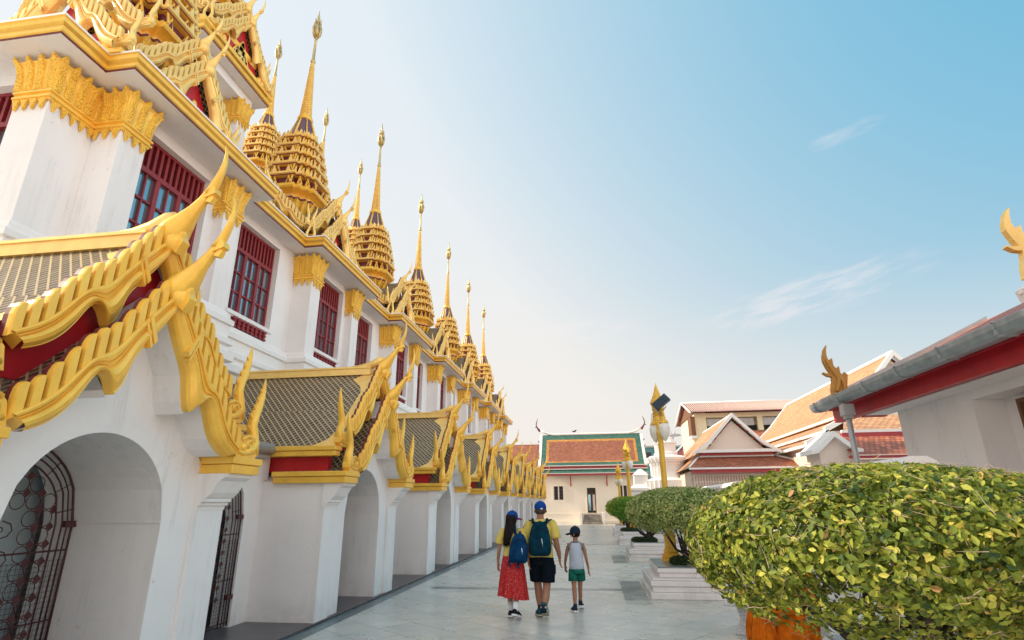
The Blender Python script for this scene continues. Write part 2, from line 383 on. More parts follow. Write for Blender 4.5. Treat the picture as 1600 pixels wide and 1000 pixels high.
# ---------------------------------------------------------------- ground
def ground():
    b = MB(); b.quad((-300,-60,0),(300,-60,0),(300,500,0),(-300,500,0))
    m, nt, p = newmat('marble_paving')
    P = pos(nt); sx = nt.nodes.new('ShaderNodeSeparateXYZ'); nt.links.new(P, sx.inputs[0]); X = sx.outputs['X']; Y = sx.outputs['Y']
    mp = nt.nodes.new('ShaderNodeMapping'); mp.inputs['Rotation'].default_value = (0,0,R_(38)); nt.links.new(P, mp.inputs['Vector'])
    br = node(nt, 'ShaderNodeTexBrick'); nt.links.new(mp.outputs[0], br.inputs['Vector'])
    for k, v in (('Scale',1.0),('Brick Width',1.2),('Row Height',0.6),('Mortar Size',0.009),('Mortar Smooth',0.2),('Bias',0.0)): br.inputs[k].default_value = v
    br.inputs['Color1'].default_value = (0.66,0.62,0.55,1); br.inputs['Color2'].default_value = (0.52,0.51,0.465,1); br.inputs['Mortar'].default_value = (0.25,0.25,0.235,1)
    cl = noise(nt, 1.6, 9, pos(nt, (0.8, 2.2, 1)), 0.66)
    c = mixn(nt, ramp(nt, cl, 0.46, 0.70, 0, 0.8), br.outputs['Color'], (0.38, 0.435, 0.42))
    warm = noise(nt, 2.7, 8, pos(nt, (2.0, 0.9, 1)), 0.68)
    c = mixn(nt, ramp(nt, warm, 0.54, 0.70, 0, 0.75), c, (0.68, 0.59, 0.47))
    vein = noise(nt, 2.2, 10, pos(nt, (0.7, 3.2, 1)), 0.7)
    c = mixn(nt, ramp(nt, vein, 0.52, 0.70, 0, 0.40), c, (0.33, 0.345, 0.33))
    def rect(x0, x1, y0, y1):
        a = math_(nt, 'MULTIPLY', math_(nt, 'GREATER_THAN', X, x0), math_(nt, 'LESS_THAN', X, x1))
        q = math_(nt, 'MULTIPLY', math_(nt, 'GREATER_THAN', Y, y0), math_(nt, 'LESS_THAN', Y, y1))
        return math_(nt, 'MULTIPLY', a, q)
    teal = rect(-4.4, -3.96, -50, 49)
    for r in ((-3.55, 2.6, 12.45, 12.80), (0.46, 0.90, 10.95, 14.0), (-3.96, 2.6, 25.6, 26.0), (0.46, 0.9, 17.9, 20.5), (-3.96, 2.6, 38.6, 39.0)):
        teal = math_(nt, 'MAXIMUM', teal, rect(*r))
    soft = noise(nt, 2.0, 6)
    tc = mixn(nt, soft, (0.045, 0.085, 0.11), (0.09, 0.15, 0.165))
    # the cross bands are worn paler than the border along the porches
    bord = rect(-4.4, -3.96, -50, 49)
    k = math_(nt, 'MAXIMUM', math_(nt, 'MULTIPLY', bord, 0.92), math_(nt, 'MULTIPLY', teal, ramp(nt, noise(nt, 1.1, 3), 0.38, 0.62, 0.25, 0.9)))
    c = mixn(nt, k, c, tc)
    nt.links.new(c, p.inputs['Base Color'])
    rr = ramp(nt, noise(nt, 3.0, 6), 0.3, 0.7, 0.22, 0.42); nt.links.new(rr, p.inputs['Roughness'])
    p.inputs['Specular IOR Level'].default_value = 0.55
    M['ground'] = m
    tag(b.build('ground', 'ground'), kind='structure')
ground()

# ---------------------------------------------------------------- the golden-spired temple
P_ = 5.86                       # pitch of porches and bays
PORCH_Y = [4.45+P_*k for k in range(8)]
BAY_Y = [7.41+5.87*k for k in range(7)]
temple = empty('spired_temple', (-8, 25, 0))
temple.matrix_world = Matrix.Identity(4)
tag(temple, 'long white temple with golden spires, red windows and a row of gabled porches', 'temple')

INN = [(0,3.43),(.11,3.24),(.25,3.05),(.335,2.92),(.36,2.80),(.39,2.67),(.455,2.555),(.49,2.61),(.545,2.71),(.62,2.75),(.69,2.67),(.76,2.51),(.86,2.36),(.98,2.26),(1.12,2.2)]
OUT = [(0,3.66),(.16,3.50),(.33,3.28),(.45,3.12),(.515,3.02),(.565,2.955),(.62,2.90),(.68,2.865),(.74,2.83),(.80,2.77),(.87,2.67),(.95,2.55),(1.04,2.45),(1.14,2.37),(1.26,2.30)]
def lerp2(a, b, t): return (a[0]+(b[0]-a[0])*t, a[1]+(b[1]-a[1])*t)
def polyat(pl, u):
    for a, b in zip(pl, pl[1:]):
        if a[0] <= u <= b[0]: return a[1]+(b[1]-a[1])*(u-a[0])/max(b[0]-a[0], 1e-6)
    return pl[-1][1]
def bargeboard_mesh(pale=False):
    """wavy gable board with an ogee face and a comb of thick blades; local frame x forward (front face at 0), y across, z up"""
    b = MB()
    cross = [(0.0,-.10),(.0,-.035),(.05,-.012),(.09,-.016),(.12,-.004),(.30,.035),(.48,.046),(.60,.030),(.66,.004),(.69,.004),(.70,.022),(.76,.026),(.79,.010),(.82,.010),(.83,.036),(.93,.042),(1.0,.030),(1.02,-.10)]
    def fine(pl):
        out = []
        for a, c in zip(pl, pl[1:]): out += [lerp2(a, c, k/3) for k in range(3)]
        return out+[pl[-1]]
    def smooth(pl):
        for _ in range(3): pl = [pl[0]]+[((a[0]+2*m[0]+c[0])/4, (a[1]+2*m[1]+c[1])/4) for a, m, c in zip(pl, pl[1:], pl[2:])]+[pl[-1]]
        return pl
    FI, FO = smooth(fine(INN)), smooth(fine(OUT))
    for sg in (1, -1):
        rs = []
        for t, x in cross: rs.append([(x, *lerp2((sg*a[0], a[1]), (sg*c[0], c[1]), t)) for a, c in zip(FI, FO)])
        b.rings(rs, 0, False, False, False)
        b.quad(*[rs[j][-1] for j in (0, 6, 14, -1)])
        N = 11; u0, u1 = 0.12, 1.28
        top = lambda u: polyat(OUT, u)
        for i in range(N):
            ua = u0+(u1-u0)*i/N; ub = u0+(u1-u0)*(i+1)/N; w = ub-ua
            ua += w*.15; ub -= w*.15; w = ub-ua
            h = .235 if i < N-2 else .21
            za, zb = top(ua), top(ub)
            p = [(ua, za-.04), (ub, zb-.04), (ub, zb+h*.60), (ub-w*.12, zb+(za-zb)*.12+h*.84), (ub-w*.38, zb+(za-zb)*.36+h*.97), (ub-w*.7, zb+(za-zb)*.66+h*.99), (ua, za+h*.92)]
            n = len(p); c = (sum(q[0] for q in p)/n, sum(q[1] for q in p)/n)
            P0 = [(0.02, sg*lerp2(q, c, .10)[0], lerp2(q, c, .07)[1]) for q in p]; P1 = [(0.0, sg*q[0], q[1]) for q in p]
            P2 = [(-.035, sg*q[0], q[1]) for q in p]; P3 = [(-.075, sg*q[0], q[1]) for q in p]
            b.add(P0, [tuple(range(n))], 0)
            b.rings([P0, P1, P2], 0, True, False, False)
            b.rings([P2, P3], 1, True, False, True)
        # maroon web behind the blades
        A = [(sg*u, z-.05) for u, z in FO if u > .1]; B = [(sg*u, z+.13) for u, z in FO if u > .1]
        b.band(A, B, 'x', -.085, -.05, 1)
        b.prism([(sg*.20, 3.12), (sg*.225, 3.075), (sg*.325, 3.285), (sg*.30, 3.325)], 'x', -.02, .054, 0)
        b.prism([(sg*.235, 3.06), (sg*.25, 3.035), (sg*.35, 3.245), (sg*.335, 3.27)], 'x', -.02, .046, 0)
    b.ball((0.0, 0, 3.62), .13, 0, 12, 8, (1, .9, 1.1))
    return b
def chofa_mesh():
    """curved horn at the gable apex, sweeping forward and up; origin at the bulb"""
    b = MB()
    b.ball((0,0,0), .125, 0, 14, 9, (1.1, .85, 1.15))
    b.tube([(-.16,0,-.16),(-.06,0,-.05),(.02,0,.04),(.10,0,.14),(.18,0,.25),(.255,0,.35),(.32,0,.45)], [.10,.15,.15,.105,.068,.052,.05], 10, 0, None, .85)
    b.tube([(.30,0,.42),(.345,0,.50),(.385,0,.60),(.415,0,.70),(.43,0,.80),(.425,0,.90),(.40,0,1.0)], [.062,.056,.048,.040,.030,.02,.006], 8, 0, None, .6)
    b.prism([(.28,.36),(.41,.41),(.40,.47),(.33,.51)], 'y', -.045, .045, 0)
    b.prism([(.30,.33),(.36,.31),(.39,.37),(.36,.42)], 'y', -.03, .03, 0)
    b.prism([(-.02,-.12),(.10,-.24),(.16,-.12),(.1,.0)], 'y', -.05, .05, 0)
    return b
def flame_mesh(s=1.0):
    """upturned flame ornament; local y outward, z up"""
    b = MB()
    o = [(-.02,0),(.34,0),(.41,.06),(.405,.13),(.35,.19),(.24,.22),(.12,.25),(.02,.17)]
    b.prism([(a*s, c*s) for a, c in o], 'x', -.05*s, .05*s, 0)
    b.tube([(0, a*s, c*s) for a, c in ((.14,.05),(.27,.09),(.34,.17),(.315,.28),(.285,.38),(.31,.49),(.36,.60),(.40,.72),(.425,.84),(.435,.97))], [q*s for q in (.06,.085,.085,.07,.062,.06,.054,.043,.028,.006)], 10, 0, None, .8)
    for z, y, k in ((.30,.245,1),(.44,.245,1.05),(.55,.29,1),(.66,.335,.9),(.77,.375,.75)):
        b.add([((-.03)*s,(y+.05)*s,(z-.07*k)*s),(.03*s,(y+.05)*s,(z-.07*k)*s),(0,(y-.035*k)*s,(z+.075*k)*s),(0,(y+.06)*s,(z+.05*k)*s)], [(0,1,2),(1,3,2),(3,0,2),(0,3,1)], 0)
    b.tube([(.05*s, a*s, c*s) for a, c in ((.02,.06),(.12,.04),(.24,.06),(.29,.14),(.23,.20),(.16,.17),(.19,.11))], .024*s, 6, 0)
    b.tube([(.05*s, a*s, c*s) for a, c in ((.38,.05),(.36,.14),(.27,.22),(.17,.24),(.06,.19))], .022*s, 6, 0)
    b.ball((.04*s,.10*s,.12*s), .05*s, 0, 8, 5)
    return b

def arch_z(u, hw, spring, apex):
    t = min(1, abs(u)/hw); return spring+(apex-spring)*math.sqrt(max(0, 1-t*t))
XF = -4.27                     # plane of the porch fronts
def make_porch(yc):
    hw, spring, apex = 0.80, 1.55, 2.33
    b = MB()
    us = [-1.66,-1.30]+[-.8+1.6*i/24 for i in range(25)]+[1.30,1.66]
    def top(u):
        a = abs(u)
        return 2.06 if a > 1.2 else max(2.06, polyat(OUT, a)-.04)
    for a, c in zip(us, us[1:]):
        za = arch_z(a, hw, spring, apex) if max(abs(a), abs(c)) <= hw+1e-6 else 0.03
        zc = arch_z(c, hw, spring, apex) if max(abs(a), abs(c)) <= hw+1e-6 else 0.03
        b.quad((XF,a,za),(XF,c,zc),(XF,c,top(c)),(XF,a,top(a)))
    # arch reveal
    r = [(-hw,0.03)]+[(u, arch_z(u,hw,spring,apex)) for u in us if abs(u) <= hw+1e-6]+[(hw,0.03)]
    for a, c in zip(r, r[1:]): b.quad((XF,a[0],a[1]),(XF,c[0],c[1]),(-5.6,c[0],c[1]),(-5.6,a[0],a[1]))
    # string course inside the arch
    for sg in (1,-1): b.box(-5.24, XF-.004, sg*(hw-.012), sg*(hw+.02), 1.545, 1.56, 0)
    for sg in (1,-1):
        b.quad((XF,sg*1.66,.03),(-5.6,sg*1.66,.03),(-5.6,sg*1.66,2.06),(XF,sg*1.66,2.06))
        b.quad((XF,sg*1.66,2.06),(-5.6,sg*1.66,2.06),(-5.6,0,2.6),(XF-.05,0,2.6))
        # pilaster strip and the corbel it carries
        b.box(XF+.002, XF+.045, sg*1.22, sg*1.675, .03, 1.70, 0)
        cor = [(XF,1.66),(XF+.055,1.66),(XF+.055,1.70),(XF+.085,1.705),(XF+.085,1.735),(XF+.125,1.745),(XF+.125,1.775),(XF+.15,1.79),(XF+.20,1.84),(XF+.235,1.90),(XF+.27,1.96),(XF+.335,2.0),(XF+.335,2.035),(XF,2.035)]
        b.prism(cor, 'y', sg*1.215, sg*1.685, 0)
    # thick white underside of the front roof tier, following the board
    for sg in (1,-1):
        A = [(sg*u, z+.006) for u, z in INN]; B = [(sg*u, z-.03) for u, z in OUT]
        b.band(A, B, 'x', XF-.02, -3.97, 0)
    root = b.build('porch', 'white', temple, loc=(0, yc, 0))
    # gold beams round the sides
    for sg in (1,-1):
        g = MB()
        g.box(-5.12, -3.885, sg*1.24, sg*1.74, 2.035, 2.135, 0); g.box(-5.14, -3.865, sg*1.22, sg*1.765, 2.138, 2.215, 0)
        g.build('eave_beam', 'gold', root, bevel=.008)
        g = MB()
        g.box(-6.0, -4.12, sg*1.50, sg*1.70, 2.46, 2.545, 0); g.box(-6.0, -4.10, sg*1.48, sg*1.725, 2.548, 2.62, 0)
        g.build('upper_eave_beam', 'gold', root, bevel=.008)
    g = MB()
    for sg in (1,-1): g.box(-6.0, -4.32, sg*1.35, sg*1.48, 2.22, 2.455, 0)
    g.prism([(-1.5,2.62),(1.5,2.62),(.75,3.35),(0,4.15),(-.75,3.35)], 'x', -4.34, -4.30, 0)
    g.build('red_frieze', 'brightred', root)
    # roofs
    t = MB()
    def slope(x0, x1, u0, z0, u1, z1, sg, th=.05):
        L = math.hypot(u1-u0, z1-z0)
        f = [(x0,sg*u0,z0),(x1,sg*u0,z0),(x1,sg*u1,z1),(x0,sg*u1,z1)]
        t.quad(*f, m=0, uv=[(x0,0),(x1,0),(x1,L),(x0,L)])
        t.quad(*[(p[0],p[1],p[2]-th) for p in f], m=1)
    for sg in (1,-1):
        slope(-6.95,-4.16, 0,4.20, .83,3.36, sg); slope(-6.95,-4.16, .83,3.36, 1.66,2.60, sg)
        slope(-4.55,-3.98, 0,3.62, .5,3.06, sg); slope(-4.55,-3.98, .5,3.06, 1.30,2.24, sg); slope(-5.1,-3.98,1.30,2.30,1.62,2.19,sg)
    t.build('roof', ['tile','white'], root)
    g = MB()
    g.box(-6.95,-4.3,-.075,.075,4.17,4.30,0); g.box(-6.95,-4.3,-.095,.095,4.30,4.335,0)
    g.tube([(-4.75,0,4.31),(-4.5,0,4.33),(-4.3,0,4.38),(-4.14,0,4.46),(-4.06,0,4.5)], [.06,.075,.085,.09,.06], 8, 0)
    for sg in (1,-1):
        # gold border on the tiles beside the board, cut off at the corners
        for pl in ([(-4.16,0.0),(-4.40,0.0),(-4.62,0.09),(-4.38,.20),(-4.30,.28),(-4.16,.28)], [(-4.16,.28),(-4.30,.28),(-4.30,.82),(-4.16,.82)], [(-4.16,.82),(-4.30,.82),(-4.36,.92),(-4.6,1.0),(-4.16,1.0)]):
            vs = []
            for x, f in pl:
                u = f*1.66; z = 4.20-.84*u/.83 if u < .83 else 3.36-.76*(u-.83)/.83
                vs.append((x, sg*u, z+.012))
            g.add(vs, [tuple(range(len(vs)))], 0)
    g.build('roof_ridge', 'goldpale', root)
    bb = bargeboard_mesh().build('bargeboard', ['gold','maroon'], root); bb.location = (-3.87, 0, 0)
    bb2 = bb.copy(); COL.objects.link(bb2); bb2.parent = root; bb2.location = (-4.07, 0, 0.60)
    ch = chofa_mesh().build('roof_finial', 'gold', root); ch.location = (-3.86, 0, 3.69)
    c2 = ch.copy(); COL.objects.link(c2); c2.parent = root; c2.location = (-4.06, 0, 4.31)
    fl = flame_mesh().build('flame_finial', 'gold', root); fl.location = (-3.93, 1.27, 2.215)
    for loc, s in (((-3.93,-1.27,2.215),-1), ((-4.14,1.22,2.62),1), ((-4.14,-1.22,2.62),-1)):
        f2 = fl.copy(); COL.objects.link(f2); f2.parent = root; f2.location = loc; f2.scale = (1, s, 1)
    gate = gate_mesh(hw, spring, apex, 0.06).build('iron_gate', ['iron','darkroom'], root); gate.location = (-5.24, 0, 0)
    return root
def gate_mesh(hw, spring, apex, z0):
    """arched wrought-iron gate in the plane x=0, centred on y=0"""
    b = MB()
    def A(k): return [(0, -k*hw, z0)]+[(0, -k*hw+2*k*hw*i/20, spring+(apex-spring)*k*math.sqrt(max(0, 1-(-1+2*i/20)**2))) for i in range(21)]+[(0, k*hw, z0)]
    for k, r in ((.97,.012),(.90,.0075),(.83,.0085),(.74,.009)): b.tube(A(k), r, 5, 0)
    inside = lambda y, z, k: abs(y) < k*hw and z < spring+(apex-spring)*k*math.sqrt(max(0, 1-min(1, y/(k*hw))**2))
    for i in range(9):
        a = math.pi*(i+.5)/9; ca, sa = math.cos(a), math.sin(a)
        b.tube([(0, .74*hw*ca, spring+.74*(apex-spring)*sa), (0, .97*hw*ca, spring+.97*(apex-spring)*sa)], .006, 4, 0)
    # ring lattice with lozenges
    d = .155
    for i in range(-4, 5):
        for j in range(0, 13):
            y = i*d; z = z0+.30+j*d
            if not inside(abs(y)+.05, z+.05, .76): continue
            if abs(i) <= 1 and 3 < j < 9: continue
            b.tube([(0, y+.072*math.cos(t*math.pi/6), z+.072*math.sin(t*math.pi/6)) for t in range(13)], .0048, 4, 0)
            if inside(abs(y+d/2)+.03, z+d/2+.03, .76):
                yy, zz = y+d/2, z+d/2
                b.add([(-.006,yy-.042,zz),(-.006,yy,zz-.042),(-.006,yy+.042,zz),(-.006,yy,zz+.042)], [(0,1,2,3)], 0)
    # fine mesh over the lower part
    for i in range(-17, 18):
        y = i*.045*hw/.8
        b.tube([(-.012,y,z0),(-.012,y,1.22)], .0022, 3, 0)
    for j in range(26): b.tube([(-.012,-.95*hw,z0+j*.046),(-.012,.95*hw,z0+j*.046)], .0022, 3, 0)
    for z in (.05, .62, 1.24): b.tube([(0,-.97*hw,z0+z),(0,.97*hw,z0+z)], .009, 5, 0)
    # scrolling foliage in the middle
    for sg in (1,-1):
        for z, s in ((.95,1.),(1.25,.9),(1.5,.8),(.55,1.1)):
            b.tube([(0, sg*(.02+.16*s*(1-t/12.)*math.sin(t*.75)+.05), z+.11*s*(1-t/14.)*math.cos(t*.75)) for t in range(12)], .006, 4, 0)
    # heavy hinges
    for z in (.35, 1.45): b.box(-.02,.03,.84*hw,1.0*hw,z0+z,z0+z+.06,0)
    # dim wall of the passage behind
    b.box(-.62,-.58,-.95,.95,0.02,2.4,1)
    return b
def lower_storey():
    b = MB(); X = -5.33; g = P_/2
    cent = [y+g for y in PORCH_Y[:-1]]+[PORCH_Y[0]-g]
    hw, sp, ap = .88, 1.5, 2.36
    for c in sorted(cent):
        us = [-1.4]+[-hw+2*hw*i/20 for i in range(21)]+[1.4]
        for a, d in zip(us, us[1:]):
            ins = max(abs(a), abs(d)) <= hw+1e-6
            za = arch_z(a,hw,sp,ap) if ins else .03; zd = arch_z(d,hw,sp,ap) if ins else .03
            b.quad((X,c+a,za),(X,c+d,zd),(X,c+d,2.52),(X,c+a,2.52))
        r = [(-hw,.03)]+[(u, arch_z(u,hw,sp,ap)) for u in us if abs(u) <= hw+1e-6]+[(hw,.03)]
        for p, q in zip(r, r[1:]): b.quad((X,c+p[0],p[1]),(X,c+q[0],q[1]),(X-.3,c+q[0],q[1]),(X-.3,c+p[0],p[1]))
    y0, y1 = -3., PORCH_Y[-1]+1.66
    b.box(-9, -5.5, y0, y1, 2.50, 2.56, 0)                 # terrace over the gallery
    b.box(-7.2, -7.0, y0, y1, .0, 2.5, 0)                  # inner wall of the gallery
    b.quad((X,y1,.03),(-20,y1,.03),(-20,y1,2.5),(X,y1,2.5)); b.quad((X-1.8,y0,.03),(X,y0,.03),(X,y0,2.5),(X-1.8,y0,2.5))
    b.build('lower_storey', 'white', temple)
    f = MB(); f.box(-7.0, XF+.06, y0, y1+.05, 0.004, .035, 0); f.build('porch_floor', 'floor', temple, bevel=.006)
    gt = gate_mesh(hw, sp, ap, .06).build('iron_gate', ['iron','darkroom'], temple); gt.location = (X-.03, cent[0], 0)
    for c in cent[1:4]:
        g2 = gt.copy(); COL.objects.link(g2); g2.parent = temple; g2.location = (X-.03, c, 0)
    gu = None
    for c in cent:
        if gu is None:
            m = MB(); L = P_/2-1.72
            m.tube([(-5.21,-L,2.56),(-5.21,L,2.56)], .075, 10, 0); m.box(-5.325,-5.16,-L,L,2.60,2.66,0); m.box(-5.325,-5.23,-L,L,2.42,2.50,0)
            gu = m.build('rain_gutter', 'greymetal', temple, loc=(0,c,0))
        else:
            g2 = gu.copy(); COL.objects.link(g2); g2.parent = temple; g2.location = (0,c,0)
lower_storey()
porch0 = make_porch(PORCH_Y[0])
for y in PORCH_Y[1:]: copy_tree(porch0, temple, (0, y, 0))

# upper storey
BH = 1.44                       # half width of a projecting bay
XP, XB, XR = -6.68, -6.90, -7.18
Y0_, Y1_ = 5.25, BAY_Y[-1]+BH+.57
def facade():
    p = [(-34, Y0_), (-7.15, Y0_)]
    for c in BAY_Y: p += [(-7.15, c-BH), (XP, c-BH), (XP, c+BH), (-7.15, c+BH)]
    p += [(-7.15, Y1_), (-34, Y1_)]
    return p
FAC = facade()
def upper():
    b = MB(); ZT = 7.74
    def panel(x, ya, yb, z0, z1, hole=None):
        if not hole: b.quad((x,ya,z0),(x,yb,z0),(x,yb,z1),(x,ya,z1)); return
        h0, h1, k0, k1, dep = hole
        for q in ((ya,h0,z0,z1),(h1,yb,z0,z1),(h0,h1,z0,k0),(h0,h1,k1,z1)):
            b.quad((x,q[0],q[2]),(x,q[1],q[2]),(x,q[1],q[3]),(x,q[0],q[3]))
        for a in ((h0,k0,h1,k0),(h1,k0,h1,k1),(h1,k1,h0,k1),(h0,k1,h0,k0)):
            b.quad((x,a[0],a[1]),(x,a[2],a[3]),(x-dep,a[2],a[3]),(x-dep,a[0],a[1]))
    z0 = 2.5
    wins = []
    def wallbay(x, ya, yb, c):
        w = .765
        panel(x, ya, yb, 5.0, ZT, (c-w, c+w, 5.52, 7.54, .17)); wins.append((x-.15, c))
        panel(x, ya, yb, z0, 4.6)
        # baluster slot under the sill
        panel(x, ya, yb, 4.6, 5.0)
        b.box(x-.02, x+.035, c-w-.05, c+w+.05, 5.43, 5.515, 0)
    for i, c in enumerate(BAY_Y):
        for sg in (-1, 1):
            b.box(-7.4, XP, c+sg*BH, c+sg*(BH-.46), 4.9, ZT, 0)
        wallbay(XB, c-BH+.46, c+BH-.46, c)
        b.quad((XB,c-BH,z0),(XB,c+BH,z0),(XB,c+BH,4.9),(XB,c-BH,4.9))
        for sg in (-1, 1): b.quad((XB,c+sg*BH,z0),(XR,c+sg*BH,z0),(XR,c+sg*BH,4.95),(XB,c+sg*BH,4.95))
        if i < len(BAY_Y)-1:
            wallbay(XR, c+BH, BAY_Y[i+1]-BH, (c+BAY_Y[i+1])/2)
    # corner piers and the two end walls
    for (ya, yb) in ((Y0_, BAY_Y[0]-BH), (BAY_Y[-1]+BH, Y1_)):
        b.box(-7.7, -7.15, ya, yb, z0, ZT, 0)
    for y, s in ((Y0_+.16, 1), (Y1_-.16, -1)):
        c = -8.55
        for q in ((-7.7,c+.765,z0,ZT),(c-.765,-34,z0,ZT),(c-.765,c+.765,z0,5.52),(c-.765,c+.765,7.54,ZT)):
            b.quad((q[0],y,q[2]),(q[1],y,q[2]),(q[1],y,q[3]),(q[0],y,q[3]))
        for a in ((c-.765,5.52,c+.765,5.52),(c+.765,5.52,c+.765,7.54),(c+.765,7.54,c-.765,7.54),(c-.765,7.54,c-.765,5.52)):
            b.quad((a[0],y,a[1]),(a[2],y,a[3]),(a[2],y+s*.17,a[3]),(a[0],y+s*.17,a[1]))
    b.box(-34,-7.6,Y0_+.8,Y1_-.8,7.70,7.74,0)
    b.build('upper_wall', 'white', temple, bevel=.006)
    m = MB()
    m.sweep(FAC, [(0.0,5.16),(.03,5.16),(.05,5.12),(.05,5.06),(.10,5.02),(.14,4.99),(.14,4.90),(.09,4.88),(.09,4.66),(.17,4.62),(.17,4.52),(.10,4.49),(.12,4.40),(.20,4.36),(.20,4.22),(.12,4.18),(.12,4.02),(-.4,4.0)], 0)
    m.build('base_moulding', 'trim', temple)
    cp = [(-.25,7.725),(.40,7.725),(.40,7.765),(.425,7.775),(.425,7.815),(.385,7.83),(.40,7.87),(.445,7.90),(.455,7.955),(.48,7.965),(.48,8.0),(.44,8.005),(-.9,8.06)]
    m = MB(); m.sweep(FAC, cp, 0, mats=[1,2,0,0,2,0,0,0,0,3,3,3])
    m.build('cornice', ['gold','white','maroon','trim'], temple)
    r = MB(); r.box(-34,-7.9,Y0_+.3,Y1_-.3,8.02,8.06,0); r.build('roof_slab', 'trim', temple)
    return wins
WINS = upper()
def window_mesh():
    """casement with louvred transom; plane x=0, y across, origin at the centre of the sill"""
    b = MB(); w, h = .765, 2.02; f = .055
    for sg in (1,-1): b.box(-.05,.02,sg*(w-f),sg*w,0,h,0)
    b.box(-.05,.02,-w+f,w-f,0,f,0); b.box(-.05,.02,-w+f,w-f,h-f,h,0)
    zt = 1.40; b.box(-.045,.03,-w+f,w-f,zt,zt+.085,0)
    n = 11
    for i in range(n):
        y = -w+f+(2*w-2*f)*(i+.5)/n
        b.box(-.03,.012,y-.026,y+.026,zt+.085,h-f,0)
    for y in (-.25,.25): b.box(-.04,.026,y-.045,y+.045,f,zt,0)
    for y in (-.48,0,.48): b.box(-.03,.008,y-.014,y+.014,f,zt,0)
    for z in (.50,.94): b.box(-.03,.005,-w+f,w-f,z-.016,z+.016,0)
    b.box(-.06,-.05,-w+f,w-f,zt,h-f,1)
    return b
def windows():
    proto = window_mesh().build('window', ['winred','maroon'], temple)
    g = MB(); w = .71
    g.quad((-.035,-w,.05),(-.035,w,.05),(-.035,w,1.41),(-.035,-w,1.41)); g.build('pane', 'glass', proto)
    bl = MB(); bl.box(.152,.157,-.62,.62,-.335,-.12,1)
    for i in range(8):
        y = -.54+1.08*i/7
        T = Matrix.Translation((.16, y, 0))
        bl.rings([[(r*a*1.0, r*c, z) for a, c in ((1,1),(-1,1),(-1,-1),(1,-1))] for r, z in ((.05,-.33),(.05,-.30),(.03,-.27),(.05,-.22),(.035,-.18),(.055,-.16),(.055,-.125))], 0, T=T)
    bl.build('balustrade', ['winred','maroon'], proto)
    first = True
    for x, c in WINS:
        o = proto if first else copy_tree(proto, temple)
        o.location = (x, c, 5.52); first = False
    for y, rz in ((Y0_+.31, -90), (Y1_-.31, 90)):
        o = copy_tree(proto, temple); o.location = (-8.55, y, 5.52); o.rotation_euler = (0,0,R_(rz))
windows()
def capital(x0, x1, y0, y1, faces):
    """gilded lotus capital round a pier, with a hanging fringe"""
    b = MB()
    path = {'syn': [(x0,y0),(x1,y0),(x1,y1),(x0,y1)]}['syn']
    b.sweep(path, [(.005,7.02),(.03,7.02),(.03,7.05),(.055,7.06),(.055,7.09),(.03,7.10),(.03,7.13),(.06,7.14),(.06,7.17),(.03,7.18),(.035,7.30),(.05,7.45),(.085,7.60),(.11,7.64),(.02,7.66)], 0)
    segs = list(zip(path, path[1:]))
    for (a, c) in segs:
        L = math.hypot(c[0]-a[0], c[1]-a[1]); n = max(2, round(L/.135)); t = Vector(((c[0]-a[0])/L, (c[1]-a[1])/L)); nn = Vector((t.y, -t.x))
        def P(s, o, z):
            q = Vector(a)+t*s+nn*o; return (q.x, q.y, z)
        for i in range(n):
            s0, s1 = L*i/n, L*(i+1)/n; w = s1-s0; sm = (s0+s1)/2
            k = lambda s, o: s+(s/L-.5)*2*o       # petals splay with the flare
            prof = [(.045,7.18,.50),(.05,7.30,.50),(.058,7.44,.50),(.085,7.56,.50),(.125,7.64,.40),(.145,7.70,.12)]
            rs = []
            for o, z, hw in prof:
                rs.append([P(k(sm,o)-w*hw,o-.03,z), P(k(sm,o)-w*hw*.62,o+.014,z), P(k(sm,o),o+.018,z), P(k(sm,o)+w*hw*.62,o+.014,z), P(k(sm,o)+w*hw,o-.03,z)])
            b.rings(rs, 1)
            # carved dots
            for o, z in ((.066,7.21),(.068,7.27),(.07,7.33),(.074,7.39),(.08,7.45),(.09,7.51),(.105,7.57)):
                b.ball(P(k(sm,o),o-.006,z), .019, 1, 6, 4)
        m = max(2, round(L/.15))
        for i in range(m):
            s0, s1 = L*i/m, L*(i+1)/m; sm = (s0+s1)/2; w = s1-s0
            v = [(s0+.01,7.04),(s1-.01,7.04),(s1-w*.25,6.98),(sm+w*.14,6.93),(sm,6.875),(sm-w*.14,6.93),(s0+w*.25,6.98)]
            f = [P(s, .045, z) for s, z in v]; g = [P(s, .008, z) for s, z in v]
            b.rings([g, f], 1)
    return b
def capitals():
    L = .46
    proto = {}
    for c in BAY_Y:
        for sg in (-1, 1):
            if sg not in proto:
                ya, yb = sorted((sg*BH, sg*(BH-L)))
                proto[sg] = capital(-7.17 if sg < 0 else -6.9, XP, ya, yb, None).build('capital', ['gold','gold2'], temple, loc=(0,c,0))
            else:
                o = proto[sg].copy(); COL.objects.link(o); o.parent = temple; o.location = (0,c,0)
    capital(-7.7, -7.15, Y0_, BAY_Y[0]-BH-.01, None).build('capital', ['gold','gold2'], temple)
    capital(-7.7, -7.15, BAY_Y[-1]+BH+.01, Y1_, None).build('capital', ['gold','gold2'], temple)
capitals()

